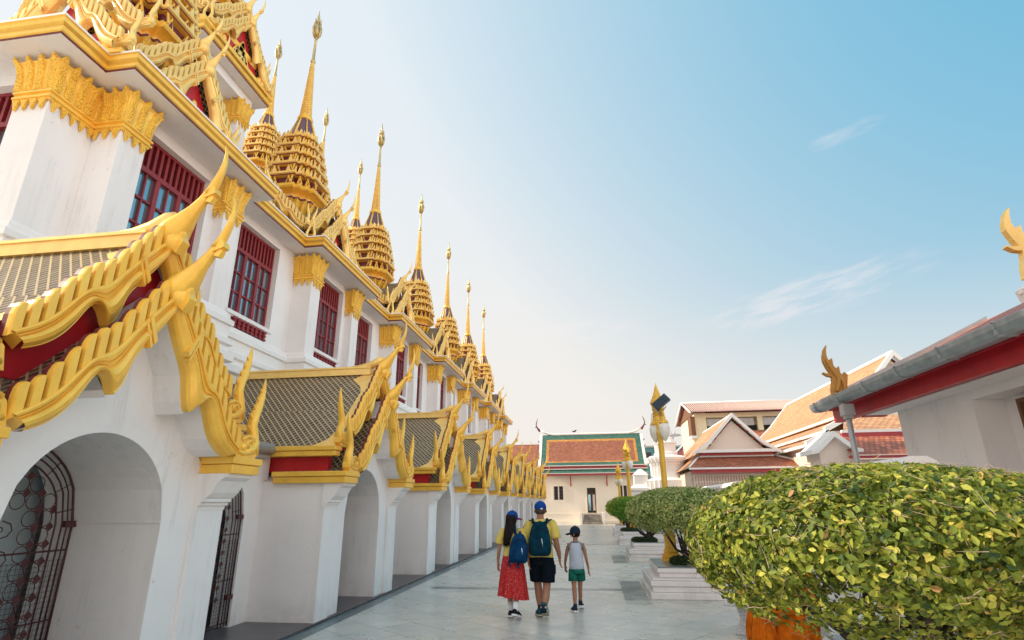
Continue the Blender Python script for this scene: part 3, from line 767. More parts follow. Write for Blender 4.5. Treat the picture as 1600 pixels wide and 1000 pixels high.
# gables, spire and finials over each bay ------------------------------------
def redent(r):
    q = [(1,.5),(.87,.5),(.87,.68),(.69,.69),(.68,.87),(.5,.87),(.5,1)]
    out = []
    for k in range(4):
        a = k*math.pi/2; ca, sa = round(math.cos(a)), round(math.sin(a))
        out += [(r*(x*ca-y*sa), r*(x*sa+y*ca)) for x, y in q]
    return out
def spire_mesh():
    b = MB()
    def lvl(prof, mats):
        for (r0, z0), (r1, z1), m in zip(prof, prof[1:], mats):
            b.rings([[(x, y, z0) for x, y in redent(r0)], [(x, y, z1) for x, y in redent(r1)]], m, True, False, False)
    # two gold mouldings with dark red recesses, then the waist
    lvl([(1.50,8.0),(1.50,8.12),(1.22,8.14),(1.22,8.42),(1.40,8.46),(1.46,8.58),(1.36,8.62),(1.12,8.64),(1.12,8.95),(1.28,8.98),(1.34,9.12),(1.24,9.16),(.95,9.18),(.80,9.22),(.60,9.34),(.60,9.62),(.68,9.80),(.76,9.9),(.74,9.98),(.60,10.0),(.60,10.16),(.83,10.22),(.86,10.27),(.84,10.33),(.78,10.4)],
        [0,2,3,0,0,2,2,3,0,0,2,2,2,0,4,4,0,2,3,3,0,0,0,0])
    # waist flower: petals hanging under the tiers
    for k in range(20):
        a = 2*math.pi*k/20; ca, sa = math.cos(a), math.sin(a); r = .62 if k % 5 else .7
        rs = []
        for rr, z, w in ((r-.05,9.32,.05),(r+.02,9.5,.085),(r+.12,9.72,.085),(r+.2,9.92,.03)):
            rs.append([(rr*ca-w*sa, rr*sa+w*ca, z), ((rr+.05)*ca, (rr+.05)*sa, z), (rr*ca+w*sa, rr*sa-w*ca, z), ((rr-.04)*ca, (rr-.04)*sa, z)])
        b.rings(rs, 4)
    # five receding tiers
    zs = 10.38; r = .86
    for i in range(5):
        h = .425-.024*i; rn = r-.072
        lvl([(r*.82,zs),(r*.80,zs+h*.56),(r*.93,zs+h*.60),(r*.95,zs+h*.66),(r*1.0,zs+h*.70),(r*1.0,zs+h*.84),(rn*.86,zs+h)], [2,0,2,5,5,0])
        # antefixes along the edge and niches under it
        pl = redent(r*.99); n = len(pl)
        for j in range(n):
            p, q = Vector(pl[j]), Vector(pl[(j+1) % n]); L = (q-p).length
            t = (q-p)/L; nn = Vector((t.y, -t.x))
            cnt = 2 if L > r*.8 else 1
            for s in range(cnt):
                m = p+t*L*(s+.5)/cnt; hw = min(.075, L/cnt*.38); hh = .17 if cnt == 1 else .20
                hh *= (1-.05*i)
                def tri(o, z0, w, h2, d, mm):
                    a0 = m+t*-w+nn*o; a1 = m+t*w+nn*o; a2 = m+nn*(o+.015)
                    vs = [(a0.x,a0.y,z0),(a1.x,a1.y,z0),(a2.x,a2.y,z0+h2)]
                    vs += [(v[0]-nn.x*d, v[1]-nn.y*d, v[2]) for v in vs]
                    b.add(vs, [(0,1,2),(5,4,3),(0,3,4,1),(1,4,5,2),(2,5,3,0)], mm)
                tri(.0, zs+h*.82, hw*.95, hh*1.05, .04, 5)
                tri(-r*.09, zs+.0, hw*1.15, h*.60, .05, 0); tri(-r*.07, zs+.02, hw*.5, h*.34, .02, 2)
                if L < r*.16: continue
                for e in ():
                    c = m+t*hw*e-nn*(r*.13)
                    b.add([(c.x+dx*.02, c.y+dy*.02, z) for z in (zs+.01, zs+h*.44) for dx, dy in ((1,1),(-1,1),(-1,-1),(1,-1))], [(0,1,5,4),(1,2,6,5),(2,3,7,6),(3,0,4,7)], 0)
                c = m-nn*(r*.11)
                vs = [(c.x+t.x*-hw*.7, c.y+t.y*-hw*.7, zs+.02),(c.x+t.x*hw*.7, c.y+t.y*hw*.7, zs+.02),(c.x+nn.x*.01, c.y+nn.y*.01, zs+h*.42)]
                vs += [(v[0]-nn.x*.04, v[1]-nn.y*.04, v[2]) for v in vs]
                b.add(vs, [(0,1,2),(0,3,4,1),(1,4,5,2),(2,5,3,0)], 5)
        for sx, sy in ((1,1),(-1,1),(-1,-1),(1,-1)):      # curled corner flames
            x, y = sx*r*.70, sy*r*.70
            b.tube([(x,y,zs+h*.6),(x*1.10,y*1.10,zs+h*.72),(x*1.16,y*1.16,zs+h*.95),(x*1.13,y*1.13,zs+h*1.2)], [.035,.035,.022,.004], 5, 0)
        zs += h; r = rn
    b.lathe([(r*.90,zs-.02),(r*.96,zs+.03),(r*.84,zs+.06)], 20, 0)
    for k in range(16):
        a = 2*math.pi*k/16; ca, sa = math.cos(a), math.sin(a); rr = r*.84
        b.add([(rr*ca-.07*sa,rr*sa+.07*ca,zs+.05),(rr*ca+.07*sa,rr*sa-.07*ca,zs+.05),((rr+.02)*ca,(rr+.02)*sa,zs+.24),((rr-.05)*ca,(rr-.05)*sa,zs+.05)], [(0,1,2),(1,3,2),(3,0,2)], 5)
    return b
def shaft_mesh():
    b = MB()
    b.lathe([(.42,12.16),(.40,12.3),(.35,12.55),(.28,12.8),(.225,13.0),(.20,13.12)], 20, 1)
    for k in range(8):                                    # ribs and petals on the bell
        a = 2*math.pi*k/8; ca, sa = math.cos(a), math.sin(a)
        w = .036 if k % 2 == 0 else .022
        b.tube([(ca*r, sa*r, z) for r, z in ((.45,12.12),(.42,12.35),(.36,12.6),(.28,12.86),(.22,13.06))], [w*1.3,w*1.15,w,w*.85,w*.7], 6, 0)
    b.lathe([(.19,13.06),(.235,13.10),(.245,13.14),(.20,13.18),(.215,13.22),(.18,13.26)], 16, 0)
    prof = []; z = 13.26; r = .178
    while z < 15.35:
        dz = .055+.02*(15.4-z)/2
        prof += [(r*.78,z),(r*1.0,z+dz*.3),(r*1.0,z+dz*.6),(r*.78,z+dz*.95)]
        z += dz; r = .178+(.058-.178)*((z-13.26)/2.1)**.85
    b.lathe(prof, 10, 2, smooth=False)
    b.lathe([(.05,15.34),(.075,15.38),(.085,15.44),(.06,15.5),(.05,15.55),(.046,15.9),(.034,16.25),(.05,16.28),(.05,16.33),(.03,16.36)], 10, 3)
    for k in range(4):
        a = math.pi/4+k*math.pi/2
        b.tube([(.17*math.cos(a),.17*math.sin(a),13.2),(.11*math.cos(a),.11*math.sin(a),14.3),(.06*math.cos(a),.06*math.sin(a),15.3)], [.022,.016,.01], 5, 0)
    return b
def bud_mesh():
    b = MB()
    b.lathe([(.03,16.34),(.06,16.46),(.10,16.62),(.105,16.74),(.075,16.9),(.05,17.02),(.07,17.08),(.045,17.18),(.03,17.24),(.05,17.3),(.02,17.42),(.006,17.6)], 10, 0)
    for k in range(6):
        a = math.pi*k/3; ca, sa = math.cos(a), math.sin(a)
        b.tube([(ca*r, sa*r, z) for r, z in ((.05,16.42),(.11,16.58),(.135,16.78),(.11,16.93),(.135,17.0))], [.02,.04,.04,.02,.004], 5, 0)
        b.tube([(ca*r, sa*r, z) for r, z in ((.04,16.95),(.09,17.05),(.10,17.14),(.07,17.22))], [.015,.025,.018,.004], 5, 0)
    return b
def tympanum_mesh():
    b = MB()
    A = [(u*.97, z) for u, z in INN]
    poly = [(u, z) for u, z in A]+[(-u, z) for u, z in A[::-1][:-1]]
    b.prism(poly, 'x', -.24, -.20, 0)                       # red field
    b.prism([(-.40,2.2),(.40,2.2),(.20,2.6),(0,2.92),(-.20,2.6)], 'x', -.20, -.175, 2)
    for sg in (1,-1):
        b.tube([(-.17,sg*.43,2.2),(-.17,sg*.22,2.6),(-.17,0,2.95)], .026, 6, 1)
    b.box(-.22,-.05,-1.25,1.25,2.12,2.2,1)
    rr = random.Random(3)
    for k in range(34):                                    # carved foliage
        t = rr.random(); z = 2.25+.6*t; hw = .32*(1-t)
        y = rr.uniform(-hw, hw); s = .05+.03*rr.random()
        b.prism([(y-s,z-s),(y+s*.9,z-s*.6),(y+s*.4,z+s*1.3),(y-s*.5,z+s)], 'x', -.18, -.145, 3)
    for y in (-.95,-.8,.8,.95): b.ball((-.12,y,2.3), .09, 1, 8, 5, (1,1,1.3))
    return b
def make_spire():
    sp = spire_mesh().build('spire', ['gold','trim','maroon','goldpale','gold2','goldpale'], temple)
    shaft_mesh().build('shaft', ['gold','purple','goldpale','silver'], sp)
    bud_mesh().build('lotus_finial', 'silver', sp)
    bar = bargeboard_mesh(); bm_ = None; tym = None; ch = None; fl = None
    for k, (ang, d, sc) in enumerate(((0,1.60,1.0),(-90,1.50,1.0),(90,1.50,1.0))):
        ca, sa = math.cos(R_(ang)), math.sin(R_(ang))
        for t, (dx, dz) in enumerate(((0,0),(-.22,.55))):
            if bm_ is None: bm_ = bar.build('bargeboard', ['goldpale','maroon'], sp)
            o = bm_ if (k == 0 and t == 0) else bm_.copy()
            if o is not bm_: COL.objects.link(o); o.parent = sp
            o.location = ((d+dx)*ca, (d+dx)*sa, 5.84+dz); o.rotation_euler = (0,0,R_(ang))
            if ch is None: ch = chofa_mesh().build('roof_finial', ['goldpale'], sp)
            o = ch if (k == 0 and t == 0) else ch.copy()
            if o is not ch: COL.objects.link(o); o.parent = sp
            o.location = ((d+dx)*ca, (d+dx)*sa, 5.84+dz+3.69); o.rotation_euler = (0,0,R_(ang)); o.scale = (.72,.66,.74)
            for s2 in (1,-1):
                if fl is None: fl = flame_mesh(.62).build('flame_finial', ['goldpale'], sp); o = fl
                else: o = fl.copy(); COL.objects.link(o); o.parent = sp
                yy = 1.2*s2; xx = d+dx-.05
                o.location = (xx*ca-yy*sa, xx*sa+yy*ca, 5.84+dz+2.24); o.rotation_euler = (0,0,R_(ang)); o.scale = (1,s2,1)
        if tym is None: tym = tympanum_mesh().build('tympanum', ['brightred','gold','navyorn','goldpale'], sp); o = tym
        else: o = tym.copy(); COL.objects.link(o); o.parent = sp
        o.location = (d*ca, d*sa, 5.84); o.rotation_euler = (0,0,R_(ang))
    r = MB()                                                # roofs behind the gables
    for ang, d in ((0,1.5),(-90,1.4),(90,1.4)):
        T = Matrix.Rotation(R_(ang), 4, 'Z')
        for sg in (1,-1):
            for x0, x1, dz in ((.4,d-.3,.5),(.4,d-.02,-.05)):
                pts = [(0,3.60+dz),(.5,3.02+dz),(1.24,2.28+dz)]
                for a, c in zip(pts, pts[1:]):
                    L = math.dist(a, c); v = [(x0,sg*a[0],a[1]+5.84),(x1,sg*a[0],a[1]+5.84),(x1,sg*c[0],c[1]+5.84),(x0,sg*c[0],c[1]+5.84)]
                    r.add(v, [(0,1,2,3)], 0, T, False, [[(x0,0),(x1,0),(x1,L),(x0,L)]])
    r.build('gable_roof', 'tile', sp)
    return sp
XS = -8.35
sp0 = make_spire(); sp0.location = (XS, BAY_Y[0], 0)
for y in BAY_Y[1:]: copy_tree(sp0, temple, (XS, y, 0))
# one more bay on the short front, and the second level behind, set back on pillars
copy_tree(sp0, temple, (XS-5.87*1.0, BAY_Y[0], 0))
def second_level():
    DZ = 5.3; spots = [(-10.55,11.0),(-13.7,18.9),(-13.7,23.8),(-13.7,28.6)]
    b = MB(); b.box(-34,-15.2,12.8,36,8.0,13.2,0); b.box(-15.2,-12.9,17.4,30.2,8.0,12.95,0)
    for x, y in spots:
        for dx in (-1,1):
            for dy in (-1,1): b.box(x+dx*.92-.2,x+dx*.92+.2,y+dy*.92-.2,y+dy*.92+.2,8.0,13.0,0)
        b.box(x-.6,x+.6,y-.6,y+.6,8.0,12.98,0); b.box(x-1.15,x+1.15,y-1.15,y+1.15,12.75,13.02,0); b.box(x-1.2,x+1.2,y-1.2,y+1.2,8.0,10.6,0)
    b.build('second_storey', 'white', temple, bevel=.01)
    pc = None; pcol = None
    for x, y in spots:
        q = MB(); path = [(-1.1,-1.1),(1.1,-1.1),(1.1,1.1),(-1.1,1.1)]
        q.sweep(path, [(-.3,13.025),(.36,13.03),(.36,13.09),(.40,13.11),(.40,13.2),(.35,13.22),(.43,13.3),(.45,13.38),(-.5,13.44)], 0, True, mats=[1,2,0,0,2,0,0,3])
        if pcol is None: pcol = q.build('second_cornice', ['gold','white','maroon','trim'], temple); o = pcol
        else: o = pcol.copy(); COL.objects.link(o); o.parent = temple
        o.location = (x, y, 0)
        for dx, dy in ((1,-1),(1,1),(-1,-1)):
            if pc is None: pc = capital(-.2,.2,-.2,.2,None).build('capital', ['gold','gold2'], temple); o = pc
            else: o = pc.copy(); COL.objects.link(o); o.parent = temple
            o.location = (x+dx*.92, y+dy*.92, 5.05)
        copy_tree(sp0, temple, (x, y, DZ))
    copy_tree(sp0, temple, (-20.6, 13.4, 6.2))
    t = MB(); t.box(-40,-23,6,12.4,8,28,0)  # unseen mass added to keep the sun off the right-hand building's wall
    t.build('unseen_sun_block', 'white', temple, bevel=.02)
    # the gable over the near corner stands forward of its spire
    for c in list(kids(sp0)):
        if abs(c.rotation_euler.z+math.pi/2) < .01: c.location = (c.location.x+.62, c.location.y-.5, c.location.z+.02)
second_level()
# ---------------------------------------------------------------- hall at the end of the court
def roofquad(b, p, m=0):
    """p: ridge-left, ridge-right, eave-right, eave-left; UV in metres"""
    p = [Vector(q) for q in p]; w0 = (p[1]-p[0]).length; h = (p[3]-p[0]).length
    ax = (p[1]-p[0]).normalized(); off = (p[3]-p[0]).dot(ax); w1 = (p[2]-p[3]).length
    b.add([tuple(q) for q in p], [(0,1,2,3)], m, None, False, [[(0,h),(w0,h),(off+w1,0),(off,0)]])
def small_chofa(b, base, dirx, s=1.0, m=0, diry=0):
    pts = [(0,0),(.10,.14),(.24,.30),(.36,.48),(.40,.70),(.34,.92),(.26,1.12),(.22,1.3)]
    b.tube([(base[0]+dirx*a*s, base[1]+diry*a*s, base[2]+c*s) for a, c in pts], [.12*s,.11*s,.085*s,.06*s,.05*s,.045*s,.03*s,.008*s], 8, m)
    b.tube([(base[0]+dirx*a*s, base[1]+diry*a*s, base[2]+c*s) for a, c in ((.36,.46),(.50,.40),(.56,.46))], [.05*s,.035*s,.006*s], 6, m)
def hall():
    h = empty('assembly_hall', (0, 50, 0)); tag(h, 'cream hall with red, amber and green tile roof closing the far end', 'temple hall')
    X0, X1 = -4.75, 4.62; YF = 0.0
    b = MB()
    def wall(holes):
        xs = sorted(set([X0+.3, X1-.1]+[v for q in holes for v in q[:2]]))
        for a, c in zip(xs, xs[1:]):
            hh = [q for q in holes if abs(q[0]-a) < 1e-6]
            if not hh: b.quad((a,YF,0),(c,YF,0),(c,YF,4.35),(a,YF,4.35))
            else:
                q = hh[0]
                if q[2] > 0: b.quad((a,YF,0),(c,YF,0),(c,YF,q[2]),(a,YF,q[2]))
                b.quad((a,YF,q[3]),(c,YF,q[3]),(c,YF,4.35),(a,YF,4.35))
                for e in ((a,q[2],c,q[2]),(c,q[2],c,q[3]),(c,q[3],a,q[3]),(a,q[3],a,q[2])):
                    b.quad((e[0],YF,e[1]),(e[2],YF,e[3]),(e[2],.22,e[3]),(e[0],.22,e[1]))
    H = [(-3.5,-2.6,1.96,3.08),(-.60,.14,.86,2.92),(2.1,2.85,1.96,3.08)]
    wall(H)
    b.quad((X1-.1,0,0),(X1-.1,4.6,0),(X1-.1,4.6,4.35),(X1-.1,0,4.35)); b.quad((X0+.3,0,0),(X0+.3,4.6,0),(X0+.3,4.6,4.35),(X0+.3,0,4.35))
    b.quad((X0+.3,4.6,0),(X1-.1,4.6,0),(X1-.1,4.6,4.35),(X0+.3,4.6,4.35))
    for q in H:                                              # raised surrounds
        for e in ((q[0]-.09,q[0],q[2]-.06,q[3]+.09),(q[1],q[1]+.09,q[2]-.06,q[3]+.09),(q[0],q[1],q[3],q[3]+.09)): b.box(e[0],e[1],-.045,.02,e[2],e[3],0)
    b.box(X0+.25,X1-.05,-.06,.0,.0,.85,0); b.box(X0+.2,X1,-.16,-.06,.0,.26,0); b.box(X0+.24,X1-.04,-.085,-.06,.80,.88,0)
    b.build('wall', 'cream', h, bevel=.012)
    for q in (H[0], H[2]):
        w = MB(); x0, x1, z0, z1 = q
        w.box(x0,x1,.16,.2,z0,z1,1)
        for a in (x0,(x0+x1)/2-.05,x1-.06): w.box(a,a+(.1 if a == (x0+x1)/2-.05 else .06),.1,.18,z0,z1,0)
        for k in range(5): w.box(x0,x1,.11,.17,z0+(z1-z0)*k/4-.02*(k>0),z0+(z1-z0)*k/4+.03-.02*(k>0),2)
        w.build('window', ['trim','dark','wood'], h)
    d = MB(); x0, x1, z0, z1 = H[1]
    d.box(x0,x1,.17,.21,z0,z1,1); d.box(x0,x0+.05,.1,.18,z0,z1,0); d.box(x1-.05,x1,.1,.18,z0,z1,0); d.box((x0+x1)/2-.02,(x0+x1)/2+.02,.1,.18,z0,z1-.45,0)
    d.box(x0,x1,.1,.18,z1-.47,z1-.42,0); d.box(x0+.08,x0+.28,.12,.16,z0+.2,z1-.55,2); d.box(x1-.28,x1-.08,.12,.16,z0+.2,z1-.55,3)
    d.build('door', ['wood','dark','glass','pinkwall'], h)
    s = MB()
    for k in range(4): s.box(-1.05+.04*k,.55-.04*k,-.3-.27*(4-k),-.165,0.0 if k == 0 else .19*k+.002,.19*(k+1),0)
    s.build('steps', M.setdefault('stepstone', simple('grey_step_stone', (0.27,0.235,0.2), 0.8, var=.3)), h, bevel=.01)
    for xa_, xb_ in ((-1.28,-1.07),(.57,.80)):
        s = MB(); s.box(xa_,xb_,-1.25,-.17,0,.95,0); s.build('step_cheek', 'trim', h, bevel=.015)
    for x in (-1.95, 1.15):                                  # eave struts
        k = MB(); k.prism([(.0,3.15),(-.06,3.1),(-.5,4.05),(-.44,4.1)], 'x', x-.045, x+.045, 0); k.box(x-.05,x+.05,-.06,0,3.05,3.3,0); k.build('eave_strut', 'pinkred', h)
    r = MB()
    # skirt roofs: thin bands one above the other
    z = 3.93
    y = -.62
    r.box(X0,X1,y-.06,y+.02,z,z+.16,1)                        # red eave board
    r.box(X0-.02,X1+.02,y-.1,y+.02,z+.165,z+.22,0)
    roofquad(r, [(X0,y+.28,z+.52),(X1,y+.28,z+.52),(X1,y-.08,z+.225),(X0,y-.08,z+.225)], 2)
    r.box(X0-.03,X1+.03,y+.16,y+.30,z+.52,z+.60,0)
    r.box(X0+.02,X1-.02,y+.22,y+.32,z+.605,z+.80,1)
    r.box(X0-.05,X1+.05,y+.10,y+.34,z+.805,z+.88,0)
    b0 = (y+.12, z+.89); r1 = (2.05, 7.72)
    def P(x, t): return (x, b0[0]+(r1[0]-b0[0])*t, b0[1]+(r1[1]-b0[1])*t-.16*math.sin(math.pi*t))
    def strip(x0, x1, t0, t1, m, n=6):
        for k in range(n):
            a, c = t0+(t1-t0)*k/n, t0+(t1-t0)*(k+1)/n
            p = [P(x0,c),P(x1,c),P(x1,a),P(x0,a)]
            h0 = 4.6*a; h1 = 4.6*c
            r.add(p, [(0,1,2,3)], m, None, False, [[(x0,h1),(x1,h1),(x1,h0),(x0,h0)]])
    xa, xb = X0+.22, X1-.22; g = .46; am = .22
    strip(xa,xb,.0,.10,2,2); strip(xa,xb,.86,1.0,2,2); strip(xa,xa+g,.10,.86,2); strip(xb-g,xb,.10,.86,2)
    strip(xa+g,xb-g,.10,.145,3,1); strip(xa+g,xb-g,.80,.86,3,1); strip(xa+g,xa+g+am,.145,.80,3); strip(xb-g-am,xb-g,.145,.80,3)
    strip(xa+g+am,xb-g-am,.145,.80,4)
    # back slope
    roofquad(r, [(xb,r1[0],r1[1]),(xa,r1[0],r1[1]),(xa,4.9,4.6),(xb,4.9,4.6)], 4)
    r.build('roof', ['trim','pinkred','greent','amber','brick'], h)
    t = MB()
    for x, sg in ((X0+.12,-1),(X1-.12,1)):
        for y1, s2 in ((b0[0]-.1, 1), (4.95, -1)):
            n = 8
            f = [((x-.10, P(0,k/n)[1] if s2 > 0 else 4.95-(4.95-r1[0])*k/n, P(0,k/n)[2] if s2 > 0 else 4.6+(r1[1]-4.6)*k/n)) for k in range(n+1)]
            for p, q in zip(f, f[1:]):
                t.add([(p[0],p[1],p[2]-.12),(p[0]+.24,p[1],p[2]-.12),(q[0]+.24,q[1],q[2]-.12),(q[0],q[1],q[2]-.12),(p[0],p[1],p[2]+.05),(p[0]+.24,p[1],p[2]+.05),(q[0]+.24,q[1],q[2]+.05),(q[0],q[1],q[2]+.05)],
                      [(0,1,2,3),(4,5,6,7),(0,1,5,4),(1,2,6,5),(2,3,7,6),(3,0,4,7)], 0)
        t.prism([(b0[0],b0[1]-.1),(4.9,4.6),(r1[0],r1[1]-.1)], 'x', x-.03, x+.03, 0)
    # ridge with upswept ends
    n = 24; pts = []
    for k in range(n+1):
        u = -1+2*k/n; pts.append((X0+.1+(X1-X0-.2)*k/n, r1[0], r1[1]+.03+.42*max(0, abs(u)-.72)**2/.078))
    t.tube(pts, .105, 8, 0)
    t.build('roof_edge', 'trim', h)
    for x, dr in ((X0+.02,-1),(X1-.02,1)):
        c = MB(); small_chofa(c, (x, r1[0], r1[1]+.36), dr*.9, .95, 0)
        c.build('roof_finial', 'maroon', h)
        for j in range(4):
            c = MB(); c.tube([(x+dr*.02, P(0,.25+.18*j)[1], P(0,.25+.18*j)[2]),(x+dr*.13, P(0,.25+.18*j)[1], P(0,.25+.18*j)[2]+.08),(x+dr*.12, P(0,.25+.18*j)[1], P(0,.25+.18*j)[2]+.2)], [.05,.04,.01], 5, 0)
            c.build('roof_crocket', 'maroon', h)
    return h
hall()
def far_roof():
    h = empty('tiled_house', (-7.5, 56, 0)); tag(h, 'house with plain dark red roof behind the far end of the gabled porches', 'house')
    b = MB(); b.box(-3.4,2.3,.6,6,0,5.0,0); b.build('wall', 'cream', h)
    r = MB(); roofquad(r, [(-3.6,3.2,7.6),(2.6,3.2,7.6),(2.6,0,4.75),(-3.6,0,4.75)], 0); roofquad(r, [(2.6,3.2,7.6),(-3.6,3.2,7.6),(-3.6,6.5,4.75),(2.6,6.5,4.75)], 0)
    r.prism([(0,4.75),(6.5,4.75),(3.2,7.58)], 'x', 2.2, 2.3, 1); r.box(-3.6,2.6,3.1,3.3,7.58,7.70,1); r.build('roof', ['brick','trim'], h)
far_roof()

# ---------------------------------------------------------------- building on the right
def gabled(b, xc, hw, y0, y1, ze, zr, m=0, sag=.0):
    for sg in (1,-1): roofquad(b, [(xc,y0,zr),(xc,y1,zr),(xc+sg*hw,y1,ze),(xc+sg*hw,y0,ze)], m)
def right_building():
    h = empty('gallery_building', (7, 9, 0)); tag(h, 'white gallery building with red eave beam, zinc gutter and weathered tile roof at the right', 'building')
    h.location = (0,0,0)
    b = MB(); X = 7.0; YE = 13.65
    def W(y0, y1, z0, z1, x=X): b.quad((x,y0,z0),(x,y1,z0),(x,y1,z1),(x,y0,z1))
    n0, n1 = 8.2, 11.2                                       # window niche
    W(n1, YE, 0, 3.95); W(-4, n0, 0, 3.95); W(n0, n1, 0, 1.93); W(n0, n1, 3.45, 3.95)
    for q in ((n0,1.93,n1,1.93),(n1,1.93,n1,3.45),(n1,3.45,n0,3.45),(n0,3.45,n0,1.93)):
        b.quad((X,q[0],q[1]),(X,q[2],q[3]),(X+.55,q[2],q[3]),(X+.55,q[0],q[1]))
    W(n0, n1, 1.93, 3.45, X+.55)
    b.quad((X,YE,0),(16,YE,0),(16,YE,3.95),(X,YE,3.95)); b.box(X-.04,X+.4,YE-.22,YE+.03,0,3.9,0)
    b.box(X-.25,X+.02,-4,YE+.2,1.78,1.9,0)
    b.box(6.45,X,-4,YE+.6,3.62,3.66,0)                       # soffit
    b.build('wall', 'white', h, bevel=.006)
    s = MB(); s.box(X+.42,X+.54,n0+.35,n1-.55,2.02,3.35,0); 
    for z in (2.02,3.29): s.box(X+.38,X+.55,n0+.33,n1-.5,z,z+.07,0)
    s.box(X+.38,X+.55,n1-.57,n1-.5,2.09,3.29,0)
    s.build('window_shutter', 'wood', h)
    r = MB(); r.box(6.30,6.5,-4,15.45,3.62,3.95,0); r.box(6.22,6.30,-4,15.5,3.93,4.0,0); r.box(6.5,7.0,14.2,14.4,3.6,3.9,0); r.build('eave_beam', 'brightred', h, bevel=.01)
    m = MB(); m.box(5.98,6.22,-4,15.5,3.955,3.98,0); m.build('eave_board', 'maroon', h)
    g = MB()
    prof = [(5.98,4.08),(5.74,4.085),(5.69,4.06),(5.70,3.98),(5.74,3.90),(5.82,3.865),(5.97,3.87)]
    for a, c in zip(prof, prof[1:]): g.quad((a[0],-4,a[1]),(a[0],15.3,a[1]),(c[0],15.3,c[1]),(c[0],-4,c[1]))
    g.add([(p[0],15.3,p[1]) for p in prof], [tuple(range(len(prof)))], 0)
    for k in range(14):
        y = 15.0-1.35*k
        for a, c in zip(prof[1:], prof[2:]): g.box(min(a[0],c[0])-.012,max(a[0],c[0])+.004,y-.018,y+.018,min(a[1],c[1])-.012,max(a[1],c[1]),0)
    g.build('gutter', 'zinc', h)
    d = MB(); d.tube([(5.86,13.6,3.80),(5.86,13.6,2.3),(5.86,13.6,0)], .062, 12, 0); d.box(5.75,5.98,13.48,13.72,3.55,3.80,0); d.box(5.78,5.95,13.52,13.68,3.48,3.55,0)
    d.build('downpipe', 'greymetal', h)
    t = MB()
    pts = [(5.93,4.09),(7.2,4.66),(8.8,5.38),(10.4,6.15)]
    for a, c in zip(pts, pts[1:]): roofquad(t, [(c[0],-4,c[1]),(c[0],15.25,c[1]),(a[0],15.25,a[1]),(a[0],-4,a[1])], 0)
    roofquad(t, [(10.4,15.25,6.15),(10.4,-4,6.15),(15,-4,4.1),(15,15.25,4.1)], 0)
    t.quad((5.93,-4,4.03),(5.93,15.25,4.03),(7.0,15.25,4.4),(7.0,-4,4.4), 1)
    t.prism([(6.6,4.0),(14.4,4.0),(10.4,5.95)], 'y', 15.0, 15.1, 1)
    for a, c in zip(pts, pts[1:]): t.prism([(a[0],a[1]-.12),(c[0],c[1]-.12),(c[0],c[1]+.10),(a[0],a[1]+.10)], 'y', 15.2, 15.42, 2)
    t.build('roof', ['nearred','trim','greymetal'], h)
    # weathered carved finial at the corner of the eave
    f = MB()
    o = [(0,0),(.42,.02),(.50,.12),(.40,.22),(.43,.36),(.47,.55),(.40,.62),(.37,.52),(.30,.60),(.30,.78),(.22,.72),(.17,.80),(.17,1.0),(.08,.94),(.05,1.05),(.06,1.20),(.10,1.36),(.01,1.24),(-.05,1.06),(-.06,.92),(.0,.72),(.06,.60),(-.06,.60),(-.10,.64),(-.12,.60),(-.02,.52),(.08,.50),(.06,.36),(.02,.2)]
    f.prism([(5.84+a*.95, 4.10+c*.95) for a, c in o], 'y', 14.15, 14.27, 0)
    for q in ([(.12,.12),(.2,.3),(.22,.46),(.14,.62),(.06,.8),(.0,.98)], [(.3,.1),(.33,.25),(.3,.4),(.22,.52)]):
        f.tube([(5.84+a*.95,14.13,4.10+c*.95) for a, c in q], [.05]*(len(q)-1)+[.02], 6, 0)
    f.build('roof_finial', 'oldgold', h, bevel=.01)
    # upper roof tier further in, with its own gilded horn
    u = MB(); X2, Y2 = 8.28, 10.75
    roofquad(u, [(10.4,-4,7.0),(10.4,Y2+.2,7.0),(X2,Y2+.2,5.35),(X2,-4,5.35)], 0); u.prism([(X2-.05,5.22),(X2+2.3,6.9),(X2+2.3,7.12),(X2-.1,5.46)], 'y', Y2+.1, Y2+.32, 1)
    u.prism([(X2+.2,5.2),(12.6,5.2),(10.4,6.8)], 'y', Y2-.1, Y2, 1)
    u.build('upper_roof', ['nearred','trim'], h)
    f = MB(); f.prism([(X2+.02+a*1.25, 5.66+c*1.12) for a, c in o], 'y', Y2+.12, Y2+.26, 0)
    f.tube([(X2-.1,Y2+.2,5.42),(X2+.2,Y2+.2,5.38),(X2+.6,Y2+.2,5.66)], [.06,.1,.1], 8, 1)
    f.build('roof_finial', ['goldpale','trim'], h, bevel=.01)
right_building()
def boundary_wall():
    h = empty('boundary_wall', (5, 18, 0)); h.location = (0,0,0); tag(h, 'low white garden wall with sloped coping behind the clipped trees', 'wall')
    b = MB(); b.box(5.0,5.35,9.95,30,0,2.2,0); b.build('wall', 'white', h)
    c = MB(); c.prism([(4.90,2.2),(5.45,2.2),(5.45,2.28),(5.3,2.37),(5.05,2.37),(4.90,2.28)], 'y', 9.85, 30.1, 0); c.build('coping', 'trim', h, bevel=.01)
boundary_wall()
def railing():
    h = empty('ornamental_railing', (3.55,7,0)); h.location = (0,0,0); tag(h, 'red iron railing on a low white kerb wall behind the large near bush', 'railing')
    b = MB(); b.box(3.5,3.75,2.2,8.2,0,.46,0); b.build('kerb_wall', 'white', h, bevel=.01)
    r = MB()
    for z in (.52,.98): r.box(3.59,3.63,2.3,8.1,z,z+.035,0)
    for k in range(46):
        y = 2.35+.125*k; r.box(3.597,3.623,y-.009,y+.009,.46,1.0,0)
        if k % 3 == 1: r.tube([(3.61,y+.06*math.cos(a*math.pi/5),.76+.09*math.sin(a*math.pi/5)) for a in range(11)], .009, 4, 0)
    r.build('rail', 'pinkred', h)
railing()
